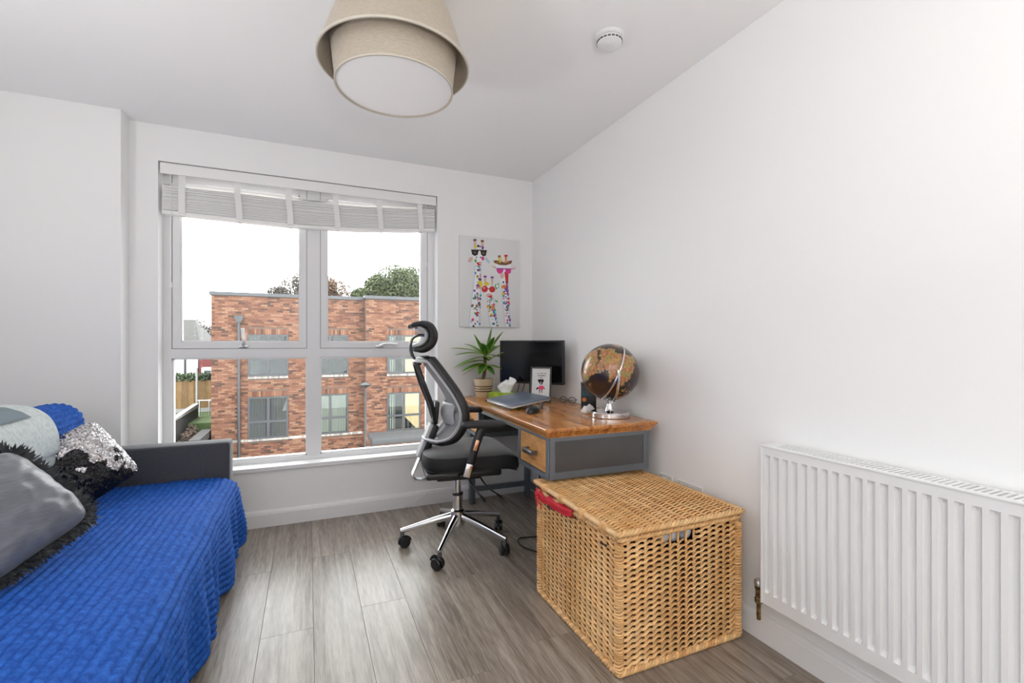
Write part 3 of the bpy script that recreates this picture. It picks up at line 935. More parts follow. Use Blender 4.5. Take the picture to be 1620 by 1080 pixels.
def weave(fn, W, Hh, stake, row, r, name, hole=None, amp=0.0050, slope=0.0, twill=False):
    """woven panel; fn(a, b, n) -> point with a along the weavers, b across the rows, n outward"""
    t = MB()
    ns_ = int(round(W / stake))
    st = W / ns_
    rows = int(Hh / row)
    per = 6
    for k in range(rows):
        b = (k + 0.5) * Hh / rows
        pts = []
        segs = []
        for i in range(ns_ * per + 1):
            a = W * i / (ns_ * per)
            ph = math.pi * a / st + (k % 2) * math.pi + 0.0
            n_ = amp * math.cos(ph)
            tilt = slope * math.sin(ph)
            bb = b + tilt * row + 0.0012 * noise.noise(Vector((a * 14, k * 3.1, 1)))
            if hole and hole[0] < a < hole[1] and hole[2] < b < hole[3]:
                if len(pts) > 1:
                    segs.append(pts)
                pts = []
                continue
            pts.append(fn(a, bb, n_))
        if len(pts) > 1:
            segs.append(pts)
        for sg in segs:
            t.tube(sg, r * rng.uniform(0.9, 1.1), 5, up=tuple(Vector(fn(0, 1, 0)) - Vector(fn(0, 0, 0))), sy=1.0, sx=0.75)
    w = t.build(name, 'wicker', bk, 60, world=True, kind='stuff', fix=False)
    s = MB()
    for i in range(ns_ + 1):
        a = W * i / ns_
        s.tube([fn(a, 0, 0), fn(a, Hh, 0)], 0.0042 if 0 < i < ns_ else 0.0115, 8)
    s.build(name.replace('weave', 'stakes'), 'wicker', bk, 60, world=True, kind='stuff', fix=False)
    return w
HOLE = (0.245, 0.350, 0.408, 0.442)
weave(lambda a, b, n: (BX0_ + a, BY0_ - n, 0.012 + b), BX1_ - BX0_, BH - 0.03, 0.0365, 0.0097, 0.0050, 'near_side_weave', (0.193, 0.340, 0.405, 0.444), slope=0.6)
weave(lambda a, b, n: (BX0_ - n, BY0_ + a, 0.012 + b), BY1_ - BY0_, BH - 0.03, 0.0365, 0.0097, 0.0050, 'front_side_weave', slope=0.5)
weave(lambda a, b, n: (BX0_ + a, BY1_ + n, 0.012 + b), BX1_ - BX0_, BH - 0.03, 0.06, 0.0130, 0.0065, 'far_side_weave')
weave(lambda a, b, n: (BX1_ + n, BY0_ + a, 0.012 + b), BY1_ - BY0_, BH - 0.03, 0.06, 0.0130, 0.0065, 'wall_side_weave')
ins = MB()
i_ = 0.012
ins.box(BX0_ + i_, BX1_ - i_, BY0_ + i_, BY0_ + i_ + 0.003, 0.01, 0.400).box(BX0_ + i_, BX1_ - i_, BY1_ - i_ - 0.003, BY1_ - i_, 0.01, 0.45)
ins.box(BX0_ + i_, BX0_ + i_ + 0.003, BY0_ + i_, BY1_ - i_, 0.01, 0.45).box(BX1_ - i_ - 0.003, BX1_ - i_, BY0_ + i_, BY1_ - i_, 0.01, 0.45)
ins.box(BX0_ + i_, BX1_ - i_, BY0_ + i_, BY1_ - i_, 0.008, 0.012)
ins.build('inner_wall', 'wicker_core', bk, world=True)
def braid(path_pts, r, turns, name, closed=True, n_per=4):
    """border rope made of three strands twisted round a closed path"""
    t = MB()
    pts = []
    k = len(path_pts)
    for i in range(k):
        a, b = Vector(path_pts[i]), Vector(path_pts[(i + 1) % k])
        m_ = max(2, int((b - a).length / 0.007))
        for j in range(m_):
            pts.append(a.lerp(b, j / m_))
    L_ = len(pts)
    cum = 0
    for s in range(3):
        sp_pts = []
        for i in range(L_):
            d = (pts[(i + 1) % L_] - pts[i - 1]).normalized()
            side = d.cross(Vector((0, 0, 1))).normalized()
            ph = 2 * math.pi * (turns * i / L_ + s / 3)
            sp_pts.append(pts[i] + side * (r * 0.75 * math.cos(ph)) + Vector((0, 0, 1)) * (r * 0.65 * math.sin(ph)))
        t.tube(sp_pts, r * 0.72, 6, closed=True)
    return t.build(name, 'wicker', bk, 60, world=True, kind='stuff', fix=False)
ring = lambda z, e: [(BX0_ - e, BY0_ - e, z), (BX1_ + e, BY0_ - e, z), (BX1_ + e, BY1_ + e, z), (BX0_ - e, BY1_ + e, z)]
braid(ring(0.012, 0.004), 0.010, 50, 'base_border')
braid(ring(0.468, 0.004), 0.009, 46, 'rim_border')
for (cx_, cy_) in ((BX0_, BY0_), (BX1_, BY0_), (BX0_, BY1_)):
    t = MB()
    for k in range(44):
        z = 0.024 + k * 0.0098
        rr = 0.0125 + 0.0015 * rng.random()
        t.tube([(cx_ + rr * math.cos(a), cy_ + rr * math.sin(a), z + 0.003 * math.sin(a + k)) for a in [2 * math.pi * q / 12 for q in range(12)]], 0.0046, 5, closed=True)
    t.build('corner_binding', 'wicker', bk, 60, world=True, kind='stuff', fix=False)
# lid, propped up a little at the far front corner by the lining
LZ = 0.492
def lidz(x, y):
    fx = (BX1_ - x) / (BX1_ - BX0_); fy = (y - BY0_) / (BY1_ - BY0_)
    return LZ + 0.016 * max(0, fx) * max(0, fy) + 0.004 * math.sin(math.pi * fx) * math.sin(math.pi * fy)
LX0, LX1, LY0, LY1 = BX0_ - 0.020, BX1_ + 0.008, BY0_ - 0.016, BY1_ + 0.010
weave(lambda a, b, n: (LX0 + a, LY0 + b, lidz(LX0 + a, LY0 + b) + n), LX1 - LX0, LY1 - LY0, 0.0475, 0.0088, 0.0047, 'lid_weave', amp=0.0052, slope=0.5)
lidr = [(LX0, LY0, lidz(LX0, LY0)), (LX1, LY0, lidz(LX1, LY0)), (LX1, LY1, lidz(LX1, LY1)), (LX0, LY1, lidz(LX0, LY1))]
braid(lidr, 0.0085, 44, 'lid_border')
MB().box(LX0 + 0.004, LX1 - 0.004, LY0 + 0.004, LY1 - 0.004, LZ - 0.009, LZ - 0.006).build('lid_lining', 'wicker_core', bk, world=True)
for yy in (1.36, 1.50, 1.66, 1.80):
    x = LX0
    t = MB()
    for q in range(5):
        yq = yy + 0.0072 * q
        z = lidz(x, yq)
        t.tube([(x + 0.013 * math.cos(a), yq, z + 0.013 * math.sin(a)) for a in [2 * math.pi * k / 14 for k in range(14)]], 0.0030, 5, closed=True)
    t.build('lid_binding', 'wicker', bk, 60, world=True)
for yy in (1.395, 1.80):
    t = MB()
    t.tube(smooth_path([(BX0_ - 0.006, yy - 0.016, 0.425), (BX0_ - 0.018, yy, 0.429), (BX0_ - 0.006, yy + 0.016, 0.425)], 8), 0.0035, 6)
    t.tube([(BX0_ - 0.014, yy - 0.022, 0.428), (BX0_ - 0.014, yy + 0.012, 0.428)], 0.003, 6)
    t.build('clasp', 'wire', bk, 40, world=True)
# red lining bunched out of the far front corner
def rag(u, v):
    y = lerp(1.590, 1.925, u)
    prof = smooth_path([(0.995, 0.478), (0.974, 0.486), (0.956, 0.478), (0.950, 0.462), (0.956, 0.446)], 33)
    x, z = prof[int(round(v * 32))]
    k = max(0.0, min(1.0, (u - 0.0) / 0.3))
    n_ = noise.noise(Vector((u * 5, v * 4, 7)))
    fold = 0.006 * math.sin(u * 22 + 3 * v) * v
    return (x - 0.006 * n_ - fold * 0.7, y, z + (1 - k) * 0.004 - 0.020 * v * k * (0.6 + 0.6 * noise.noise(Vector((u * 6, 2, 9)))) + 0.004 * n_)
rg = MB().grid(48, 33, rag).build('lining', 'red_cloth', bk, 60, world=True, fix=False)
sol = rg.modifiers.new('thickness', 'SOLIDIFY'); sol.thickness = 0.003
for dy in (0.0, 0.012):
    MB().tube(smooth_path([(0.944, 1.870 + dy, 0.462), (0.938, 1.862 + 2 * dy, 0.442), (0.942, 1.845 + 3 * dy, 0.425), (0.941, 1.84 + 3 * dy, 0.408)], 12), 0.003, 6).build('lining_tie', 'red_cloth', bk, 60, world=True)
# things seen through the hand hole
for k, (xa, xb) in enumerate(((1.172, 1.212), (1.219, 1.258), (1.265, 1.318))):
    def lump(u, v, xa=xa, xb=xb, k=k):
        a, b = math.pi * u * 2, math.pi * (v - 0.5)
        return ((xa + xb) / 2 + (xb - xa) * 0.62 * math.cos(a) * math.cos(b), BY0_ + 0.036 + 0.024 * math.sin(a) * math.cos(b), 0.438 + 0.032 * math.sin(b) + 0.002 * math.sin(a * 3 + k))
    o = MB().grid(20, 12, lump, cu=True).build('folded_cloth', 'white_cloth', None, 60)
    tag(o, 'pale blue-white folded cloth seen in the %s of the basket hand hole' % ('first gap', 'middle gap', 'last gap')[k], 'cloth', 'cloths inside the basket')
for x in (1.2475, 1.270, 1.308):
    pass

# ------------------------------------------------------------------ office chair
M['mesh_grey'] = None
def mesh_fabric(name, col, alpha):
    m = bpy.data.materials.new(name)
    m.use_nodes = True
    nt = m.node_tree; N, L = nt.nodes, nt.links
    b = N['Principled BSDF']
    b.inputs['Base Color'].default_value = rgba(col)
    b.inputs['Roughness'].default_value = 0.8
    b.inputs['Alpha'].default_value = alpha
    return m
M['mesh_grey'] = mesh_fabric('grey_mesh_fabric', (0.30, 0.30, 0.31), 0.72)
M['seat_fabric'] = mat('charcoal_fabric', (0.055, 0.056, 0.060), 0.85, nz=(200, (0.085, 0.086, 0.09), 0.4, 0.6), bump=(600, 0.2, 0.001), sheen=0.5)
M['seat_side'] = mat('black_seat_side', (0.010, 0.010, 0.011), 0.85)
M['frame_grey'] = mat('grey_plastic', (0.42, 0.42, 0.43), 0.4)
ch = thing('office_chair', 'black mesh office chair with headrest on chrome five-star base', 'chair', (0.778, 2.557, 0), math.radians(-7))
base = MB()
base.lathe([(0.030, 0.105), (0.038, 0.112), (0.042, 0.15), (0.040, 0.195), (0.030, 0.205)], 28, cap0=True, cap1=True)
base.build('hub', 'chrome', ch, 40)
MB().lathe([(0.028, 0.20), (0.028, 0.285), (0.020, 0.292)], 24, cap0=True, cap1=True).build('column_sleeve', 'chrome', ch, 30)
MB().lathe([(0.0185, 0.285), (0.0185, 0.40)], 24, cap0=True, cap1=True).build('gas_lift', 'chrome', ch, 30)
MB().lathe([(0.029, 0.283), (0.031, 0.285), (0.031, 0.294), (0.021, 0.297)], 24, cap1=True).build('collar', 'black', ch, 30)
wheel = None
for k, ang in enumerate((20, 92, 164, 236, 308)):
    a = math.radians(ang + 7)
    ca, sa = math.cos(a), math.sin(a)
    lg = MB().tube([(0.030 * ca, 0.030 * sa, 0.165), (0.12 * ca, 0.12 * sa, 0.145), (0.315 * ca, 0.315 * sa, 0.092)], [0.021, 0.019, 0.014], 12, sx=0.85, sy=1.0).build('leg', 'chrome', ch, 50)
    MB().cyl((0.308 * ca, 0.308 * sa, 0.092), (0.308 * ca, 0.308 * sa, 0.045), 0.012, n=12).build('castor_stem', 'steel_dark', lg, 40)
    sw = a + (0.9, -0.5, 0.4, 1.2, -0.7)[k]
    cs, sn = math.cos(sw), math.sin(sw)
    c = Vector((0.308 * ca - 0.012 * cs, 0.308 * sa - 0.012 * sn, 0.031))
    ax = Vector((-sn, cs, 0))
    w = MB()
    for s in (-1, 1):
        w.lathe([(0.006, 0.004), (0.027, 0.004), (0.031, 0.008), (0.031, 0.019), (0.026, 0.024), (0.004, 0.0245)], 24, c, axis=ax * s, cap0=True, cap1=True)
    cas = w.build('castor', 'black', lg, 30)
    hd = MB().tube([(c + Vector((cs, sn, 0)) * (0.032 * math.cos(q)) + Vector((0, 0, 1)) * (0.032 * math.sin(q)))[:] for q in [lerp(-0.2, 3.0, i / 10) for i in range(11)]], 0.008, 8, sx=2.2, sy=0.5)
    hd.build('castor_hood', 'black_soft', lg, 40)
# mechanism under the seat
MB().box(-0.13, 0.12, -0.085, 0.085, 0.385, 0.440, bev=0.012).build('tilt_mechanism', 'black', ch, 30)
MB().box(-0.20, 0.20, -0.225, 0.225, 0.435, 0.470, bev=0.012).build('seat_pan', 'black', ch, 30)
for pts in ([(0.03, -0.10, 0.42), (0.035, -0.20, 0.405), (0.055, -0.235, 0.37), (0.085, -0.245, 0.335)], [(0.10, -0.09, 0.42), (0.105, -0.17, 0.40), (0.135, -0.195, 0.365), (0.185, -0.205, 0.325)]):
    lv = MB().tube(smooth_path(pts, 12), 0.0045, 8).build('lever', 'black', ch, 40)
    e = Vector(pts[-1]); d = (e - Vector(pts[-2])).normalized()
    MB().tube([e - d * 0.02, e, e + d * 0.02, e + d * 0.032], [0.006, 0.013, 0.015, 0.006], 10, sx=1.3, sy=0.5).build('lever_paddle', 'black', lv, 40)
# seat cushion: rounded block with a waterfall front
def seat_surf(u, v):
    a = 2 * math.pi * u
    ex = 0.42
    cx_, sx_ = math.cos(a), math.sin(a)
    px_ = math.copysign(abs(cx_) ** ex, cx_); py_ = math.copysign(abs(sx_) ** ex, sx_)
    prof = [(0.0, 0.470), (0.88, 0.470), (0.965, 0.480), (1.0, 0.505), (0.995, 0.532), (0.955, 0.552), (0.80, 0.562), (0.5, 0.566), (0.0, 0.566)]
    r_, z = interp(prof, v)
    r_ = max(r_, 0.0)
    x = 0.055 + 0.265 * px_ * r_
    y = 0.25 * py_ * r_ * (1.0 - 0.06 * (x < 0) * abs(x))
    dip = 0.012 * max(0, (v - 0.5)) * (1 - min(1, (x * x + y * y) / 0.05))
    front = max(0.0, (x - 0.20) / 0.12)
    z = z - dip - 0.045 * front * front + 0.006 * max(0.0, v - 0.6)
    return (x, y, z)
t = MB().grid(72, 40, seat_surf, cu=True)
t.m = [0 if k // 72 >= 23 else 1 for k in range(len(t.f))]
t.build('seat', ['seat_fabric', 'seat_side'], ch, 70)
# back frame
BKP = [(-0.215, 1.055), (-0.150, 0.965), (-0.085, 0.865), (-0.052, 0.780), (-0.062, 0.700), (-0.105, 0.632), (-0.165, 0.605)]
def bk_pt(t_, lat):
    s, z = interp(BKP, t_)
    w = interp([(0.150,), (0.185,), (0.212,), (0.226,), (0.222,), (0.195,), (0.140,)], t_)[0]
    return (s - 0.055 * (lat * lat) * -1.0 - 0.0, w * lat, z)
loop = [bk_pt(i / 24, -1) for i in range(25)]
bot = [bk_pt(1.0, lat) for lat in (-0.8, -0.4, 0, 0.4, 0.8)]
top = [bk_pt(0.0, lat) for lat in (0.8, 0.4, 0, -0.4, -0.8)]
loop = loop + bot + [bk_pt(1 - i / 24, 1) for i in range(25)] + top
MB().tube(loop, 0.015, 10, closed=True, sx=0.9, sy=1.7, up=(1, 0, 0)).build('back_frame', 'black', ch, 60)
inner = []
for p in loop:
    inner.append((p[0] - 0.018, p[1] * 0.95, 0.82 + (p[2] - 0.82) * 0.965))
MB().tube(inner, 0.012, 8, closed=True, sx=0.9, sy=1.7, up=(1, 0, 0)).build('back_shell', 'frame_grey', ch, 60)
MB().grid(17, 33, lambda u, v: bk_pt(v, (2 * u - 1) * 0.97)).build('back_mesh', 'mesh_grey', ch, 60)
for s in (-1, 1):
    MB().tube(smooth_path([(-0.13, 0.03 * s, 0.700), (-0.155, 0.09 * s, 0.80), (-0.20, 0.11 * s, 0.92), (-0.235, 0.075 * s, 1.03)], 14), 0.011, 8, sx=1.2).build('back_strut', 'black', ch, 60)
# lumbar pad and spine
def lumb(u, v):
    lat = (2 * u - 1)
    return (-0.078 + 0.045 * lat * lat - 0.018 * math.sin(math.pi * v), 0.13 * lat, lerp(0.690, 0.815, v))
t = MB(); t.grid(14, 10, lumb)
t.build('lumbar_pad', 'frame_grey', ch, 60).modifiers.new('thickness', 'SOLIDIFY').thickness = 0.014
MB().obox((-0.125, 0, 0.755), (0.014, 0, -0.002), (0, 0.042, 0), (0.006, 0, 0.062), bev=0.008).build('lumbar_bracket', 'black', ch, 40)
MB().obox((-0.168, 0, 0.600), (0.024, 0, -0.014), (0, 0.042, 0), (0.038, 0, 0.092), bev=0.012).build('spine', 'black', ch, 40)
MB().obox((-0.186, 0, 0.606), (0.010, 0, -0.004), (0, 0.046, 0), (0.036, 0, 0.090), bev=0.006).build('spine_cover', 'frame_grey', ch, 40)
MB().tube(smooth_path([(-0.205, 0, 0.53), (-0.238, 0, 0.45), (-0.252, 0, 0.415), (-0.245, 0, 0.392), (-0.21, 0, 0.383), (-0.15, 0, 0.388), (-0.10, 0, 0.40)], 26), 0.013, 10, sx=2.4, sy=0.7, up=(1, 0, 0)).build('spine_link', 'steel', ch, 60)
# headrest
HRP = [(-0.232, 1.240), (-0.190, 1.252), (-0.150, 1.240), (-0.128, 1.205), (-0.126, 1.165), (-0.145, 1.125), (-0.185, 1.100), (-0.215, 1.102)]
def head(th0):
    def g_(u, v):
        lat = 2 * v - 1
        s, z = interp(HRP, u)
        n_s = 0.04 * lat * lat
        sc_ = 1 - 0.14 * lat ** 4
        return (s - n_s - th0, 0.135 * lat, 1.175 + (z - 1.175) * sc_)
    return g_
o = MB().grid(28, 15, head(0.0)).build('headrest_pad', 'black_soft', ch, 60)
md = o.modifiers.new('thickness', 'SOLIDIFY'); md.thickness = 0.024; md.offset = 0
sb = o.modifiers.new('round', 'SUBSURF'); sb.levels = 1; sb.render_levels = 1
o = MB().grid(28, 15, lambda u, v: (lambda p: (p[0], p[1] * 0.9, 1.175 + (p[2] - 1.175) * 0.82))(head(0.022)(0.2 + 0.66 * u, v))).build('headrest_shell', 'frame_grey', ch, 60)
md = o.modifiers.new('thickness', 'SOLIDIFY'); md.thickness = 0.014
MB().tube(smooth_path([(-0.165, 0, 1.18), (-0.215, 0, 1.185), (-0.252, 0, 1.165), (-0.262, 0, 1.12), (-0.250, 0, 1.07), (-0.226, 0, 1.035)], 20), 0.010, 10, sx=2.2, sy=0.8, up=(1, 0, 0)).build('headrest_bracket', 'black', ch, 60)
MB().tube(smooth_path([(-0.256, 0, 1.17), (-0.270, 0, 1.12), (-0.259, 0, 1.065)], 10), 0.006, 8, sx=2.4, sy=0.6, up=(1, 0, 0)).build('headrest_bracket_cover', 'frame_grey', ch, 60)
MB().box(-0.247, -0.205, -0.035, 0.035, 1.018, 1.052, bev=0.008).build('headrest_clamp', 'black', ch, 40)
# arms
for s in (-1, 1):
    l = 0.275 * s
    post = MB().tube([(-0.005, l, 0.462), (0.022, l, 0.54), (0.050, l, 0.63), (0.075, l, 0.695), (0.088, l, 0.712)], [0.020, 0.020, 0.0205, 0.022, 0.026], 12, sx=0.8, sy=1.1, up=(1, 0, 0))
    arm = post.build('arm_post', 'black', ch, 50)
    dv = Vector((0.30, 0, 0.95)).normalized(); pv = Vector((0.95, 0, -0.30)).normalized()
    MB().obox(Vector((0.003, l + 0.013 * s, 0.492)), pv * 0.018, Vector((0, 0.006, 0)), dv * 0.034, bev=0.003).build('chrome_sleeve', 'chrome', arm, 30)
    MB().obox(Vector((0.046, l + 0.016 * s, 0.618)), pv * 0.010, Vector((0, 0.003, 0)), dv * 0.028, bev=0.002).build('height_button', 'copper', arm, 30)
    MB().tube([(-0.01, l, 0.462), (-0.012, l * 0.6, 0.448), (-0.012, 0.10 * s, 0.448)], 0.016, 10, sx=1.6, sy=0.8).build('arm_bracket', 'black', arm, 50)
    def pad(u, v, l=l, s=s):
        a = 2 * math.pi * u
        ex = 0.5
        ca, sa = math.cos(a), math.sin(a)
        px_ = math.copysign(abs(ca) ** ex, ca); py_ = math.copysign(abs(sa) ** ex, sa)
        r_, z = interp([(0.0, 0.708), (0.75, 0.708), (0.95, 0.714), (1.0, 0.722), (0.97, 0.732), (0.8, 0.738), (0.0, 0.739)], v)
        x = 0.088 + 0.118 * px_ * r_
        return (x, l + 0.044 * py_ * r_, z - 0.010 * max(0, (x - 0.12) / 0.09) ** 2)
    MB().grid(44, 24, pad, cu=True).build('arm_pad', 'black_soft', ch, 60)

# ------------------------------------------------------------------ desk
M['acacia'] = wood_mat('orange_hardwood', (0.30, 0.098, 0.022), (0.56, 0.220, 0.055), (0.72, 0.350, 0.110), (7, 0.8, 7), 0.27, 1.6, coat=0.3, bump=0.002)
M['acacia_end'] = wood_mat('red_hardwood_edge', (0.13, 0.035, 0.010), (0.26, 0.082, 0.022), (0.38, 0.15, 0.045), (0.8, 7, 7), 0.30, 1.8, coat=0.25, bump=0.01)
M['drawer_wood'] = wood_mat('light_hardwood', (0.40, 0.165, 0.045), (0.60, 0.285, 0.085), (0.70, 0.38, 0.14), (6, 1.2, 6), 0.4, 2.2, bump=0.003)
M['desk_grey'] = mat('blue_grey_metal', (0.145, 0.165, 0.190), 0.36, 0.25, nz=(3, (0.175, 0.195, 0.220), 0.4, 0.6))
M['desk_panel'] = mat('dark_grey_panel', (0.085, 0.087, 0.090), 0.32, 0.35, nz=(2, (0.11, 0.112, 0.115), 0.4, 0.6))
DL, DWd, DT = 1.415, 0.605, 0.760
dk = thing('desk', 'wooden-topped desk with grey metal drawer units', 'desk', (0.955, 1.822, 0), math.radians(-1.7))
def rect_loft(levels, m=0):
    """stack of rectangles (inset, z) lofted into a moulded slab"""
    t = MB()
    vs = []
    for ins_, z in levels:
        vs += [(ins_, ins_, z), (DWd - ins_, ins_, z), (DWd - ins_, DL - ins_, z), (ins_, DL - ins_, z)]
    fs = [(3, 2, 1, 0)]
    k = len(levels)
    for i in range(k - 1):
        for j in range(4):
            fs.append((i * 4 + j, i * 4 + (j + 1) % 4, i * 4 + 4 + (j + 1) % 4, i * 4 + 4 + j))
    fs.append(tuple((k - 1) * 4 + j for j in range(4)))
    return t.add(vs, fs)
rect_loft([(0.022, 0.716), (0.022, 0.719), (0.016, 0.728), (0.009, 0.737), (0.004, 0.744), (0.004, 0.7465), (0.0, 0.748), (0.0, 0.757), (0.003, 0.760)]).build('table_top', 'acacia', dk, 30)
def pedestal(y0, y1, z0, side):
    x0, x1, z1 = 0.030, DWd - 0.035, 0.716
    p = MB().box(x0 + 0.006, x1, y0, y1, z0, z1, bev=0.002)
    ped = p.build('drawer_unit', 'desk_grey', dk, 30)
    fm = MB()
    e = 0.022
    fm.box(x0 - 0.004, x0 + 0.008, y0, y0 + e, z0, z1).box(x0 - 0.004, x0 + 0.008, y1 - e, y1, z0, z1).box(x0 - 0.004, x0 + 0.008, y0 + e, y1 - e, z0, z0 + e).box(x0 - 0.004, x0 + 0.008, y0 + e, y1 - e, z1 - 0.014, z1)
    fm.build('front_frame', 'desk_grey', ped)
    ys_ = y0 if side < 0 else y1
    pn = MB()
    for yq, dy in ((y0, -0.004), (y1, 0.004)):
        a, b = (yq + dy, yq) if dy < 0 else (yq, yq + dy)
        pn2 = MB()
        w_ = 0.030
        pn2.box(x0 + 0.004, x0 + w_, a, b, z0, z1).box(x1 - w_, x1, a, b, z0, z1).box(x0 + w_, x1 - w_, a, b, z0, z0 + w_).box(x0 + w_, x1 - w_, a, b, z1 - w_ * 0.6, z1)
        pn2.build('side_frame', 'desk_grey', ped)
        MB().box(x0 + w_ + 0.002, x1 - w_ - 0.002, min(yq, yq + dy * 0.4), max(yq, yq + dy * 0.4), z0 + w_ + 0.002, z1 - w_ * 0.6 - 0.002).build('side_panel', 'desk_panel', ped)
    dr = MB().box(x0 - 0.001, x0 + 0.012, y0 + e + 0.003, y1 - e - 0.003, z0 + e + 0.003, z1 - 0.017, bev=0.001).build('drawer_front', 'drawer_wood', ped)
    yc, zc = (y0 + y1) / 2, (z0 + z1) / 2 + 0.002
    h = MB()
    h.box(x0 - 0.034, x0 - 0.022, yc - 0.052, yc + 0.052, zc - 0.011, zc + 0.011, bev=0.002).box(x0 - 0.026, x0, yc - 0.052, yc - 0.042, zc - 0.010, zc + 0.010).box(x0 - 0.026, x0, yc + 0.042, yc + 0.052, zc - 0.010, zc + 0.010)
    h.build('handle', 'steel_dark', ped, 30)
    return ped
pedestal(0.030, 0.375, 0.527, -1)
pedestal(1.040, 1.385, 0.527, 1)
MB().box(0.040, 0.060, 0.375, 1.040, 0.690, 0.716).build('front_rail', 'desk_grey', dk)
MB().box(0.540, 0.555, 0.375, 1.040, 0.560, 0.716).build('back_panel', 'desk_panel', dk)
for x in (0.075, 0.505):
    for y in (0.150, 1.350):
        MB().box(x - 0.019, x + 0.019, y - 0.019, y + 0.019, 0, 0.527, bev=0.002).build('leg', 'desk_grey', dk, 30)
for y in (0.150, 1.350):
    MB().box(0.094, 0.486, y - 0.013, y + 0.013, 0.085, 0.118).build('stretcher', 'desk_grey', dk)
MB().box(0.492, 0.518, 0.169, 1.331, 0.085, 0.118).build('stretcher', 'desk_grey', dk)

# ------------------------------------------------------------------ things on the desk
DZ = 0.7603
# potted dracaena
M['pot'] = mat('cream_ceramic', (0.62, 0.50, 0.34), 0.35)
M['pot_band'] = mat('dark_band', (0.075, 0.050, 0.022), 0.5)
M['soil'] = mat('soil', (0.03, 0.02, 0.013), 0.95)
M['bark'] = mat('plant_bark', (0.20, 0.13, 0.075), 0.9, nz=(60, (0.10, 0.065, 0.04), 0.4, 0.6), bump=(80, 0.6, 0.003))
M['leaf'] = mat('green_leaf', (0.035, 0.135, 0.018), 0.38, nz=(7, (0.075, 0.23, 0.03), 0.42, 0.62), rnd=0.25)
M['leaf_edge'] = mat('lime_leaf_edge', (0.30, 0.45, 0.055), 0.4, rnd=0.2)
PX, PY = 1.142, 3.125
pp = thing('potted_plant', 'leafy green house plant in a banded cream pot', 'plant', (PX, PY, DZ))
c = (PX, PY, DZ)
MB().lathe([(0.052, 0.0), (0.055, 0.004), (0.0685, 0.118), (0.070, 0.124), (0.070, 0.130), (0.064, 0.131), (0.062, 0.118)], 40, c, cap0=True).build('pot', 'pot', pp, 35, world=True)
for z0, z1 in ((0.040, 0.048), (0.058, 0.065), (0.074, 0.082)):
    r0, r1 = 0.0552 + 0.0133 * z0 / 0.114, 0.0552 + 0.0133 * z1 / 0.114
    MB().lathe([(r0 - 0.001, z0), (r0 + 0.0010, z0 + 0.001), (r1 + 0.0010, z1 - 0.001), (r1 - 0.001, z1)], 40, c).build('band', 'pot_band', pp, 35, world=True)
MB().lathe([(0.063, 0.117), (0.03, 0.120), (0.0, 0.121)], 28, c).build('soil', 'soil', pp, 60, world=True)
stem_pts = smooth_path([(PX - 0.008, PY, DZ + 0.115), (PX + 0.004, PY - 0.004, DZ + 0.17), (PX + 0.010, PY, DZ + 0.225), (PX + 0.016, PY, DZ + 0.30)], 16)
MB().tube(stem_pts, [lerp(0.013, 0.010, i / 15) + 0.0015 * (i % 2) for i in range(16)], 12).build('trunk', 'bark', pp, 60, world=True)
def leaf(base, az, el, L_, W, droop, twist=0.0):
    """arching strap leaf with a darker midrib fold and pale margins"""
    d = Vector((math.cos(az) * math.cos(el), math.sin(az) * math.cos(el), math.sin(el)))
    side0 = Vector((-math.sin(az), math.cos(az), 0))
    p = Vector(base)
    n = 12
    t = MB()
    rows = []
    for i in range(n + 1):
        s = i / n
        w = W * (math.sin(math.pi * min(1, 0.10 + 0.90 * s) ** 0.85) ** 0.8) if i < n else 0.0006
        w = max(w, 0.0006)
        side = (side0 + Vector((0, 0, twist * s))).normalized()
        nr = side.cross(d).normalized()
        rows.append([p - side * w + nr * 0.15 * w, p - side * w * 0.72 + nr * 0.06 * w, p, p + side * w * 0.72 + nr * 0.06 * w, p + side * w + nr * 0.15 * w])
        p = p + d * (L_ / n)
        d = (d + Vector((0, 0, -droop / n))).normalized()
    vs = [q[:] for r_ in rows for q in r_]
    for i in range(n):
        for j in range(4):
            a = i * 5 + j
            t.add([], [], 0)
            t.f.append((a, a + 1, a + 6, a + 5)); t.m.append(1 if j in (0, 3) else 0)
    t.v = vs
    o = t.build('leaf', ['leaf', 'leaf_edge'], pp, 60, world=True, fix=False)
    o.modifiers.new('thickness', 'SOLIDIFY').thickness = 0.0012
    return o
rl = random.Random(21)
# image left = roughly -x+y side; directions in the room
right = Vector((0.92, -0.40)); 
def dirw(lat, depth):
    v_ = Vector((0.92 * lat + 0.40 * depth, -0.40 * lat + 0.92 * depth))
    return math.atan2(v_.y, v_.x)
specs_leaf = [(-1, .1, .42, .215, .020, .55), (1, -.2, .50, .190, .024, .25), (.6, .2, 1.00, .175, .019, .35), (-.35, -.2, 1.15, .150, .020, .5), (.15, .1, 1.35, .165, .016, .3),
              (-1, -.35, .30, .185, .022, .7), (-1, .4, .12, .190, .020, .8), (-.8, -.7, .05, .175, .021, .7), (-.9, 0, -.10, .200, .020, .6), (-.6, -.8, .35, .150, .021, .8),
              (.9, -.6, .15, .120, .018, .7), (.9, .4, .05, .150, .018, .6), (.3, -1, .40, .130, .020, 1.0), (-.2, -1, .10, .140, .021, 1.1), (-.5, .9, .5, .150, .018, .7),
              (.5, .9, .6, .150, .018, .6), (.1, 1, .2, .140, .018, .8), (-.1, -.6, .85, .140, .020, .9), (.35, -.5, 1.0, .140, .018, .6), (-.7, .3, .80, .165, .014, .9),
              (-.35, -.75, -.25, .105, .018, .8), (.5, -.7, -.15, .115, .016, .8), (-1, -.15, -.28, .150, .017, .5), (.85, .1, .72, .165, .019, .3)]
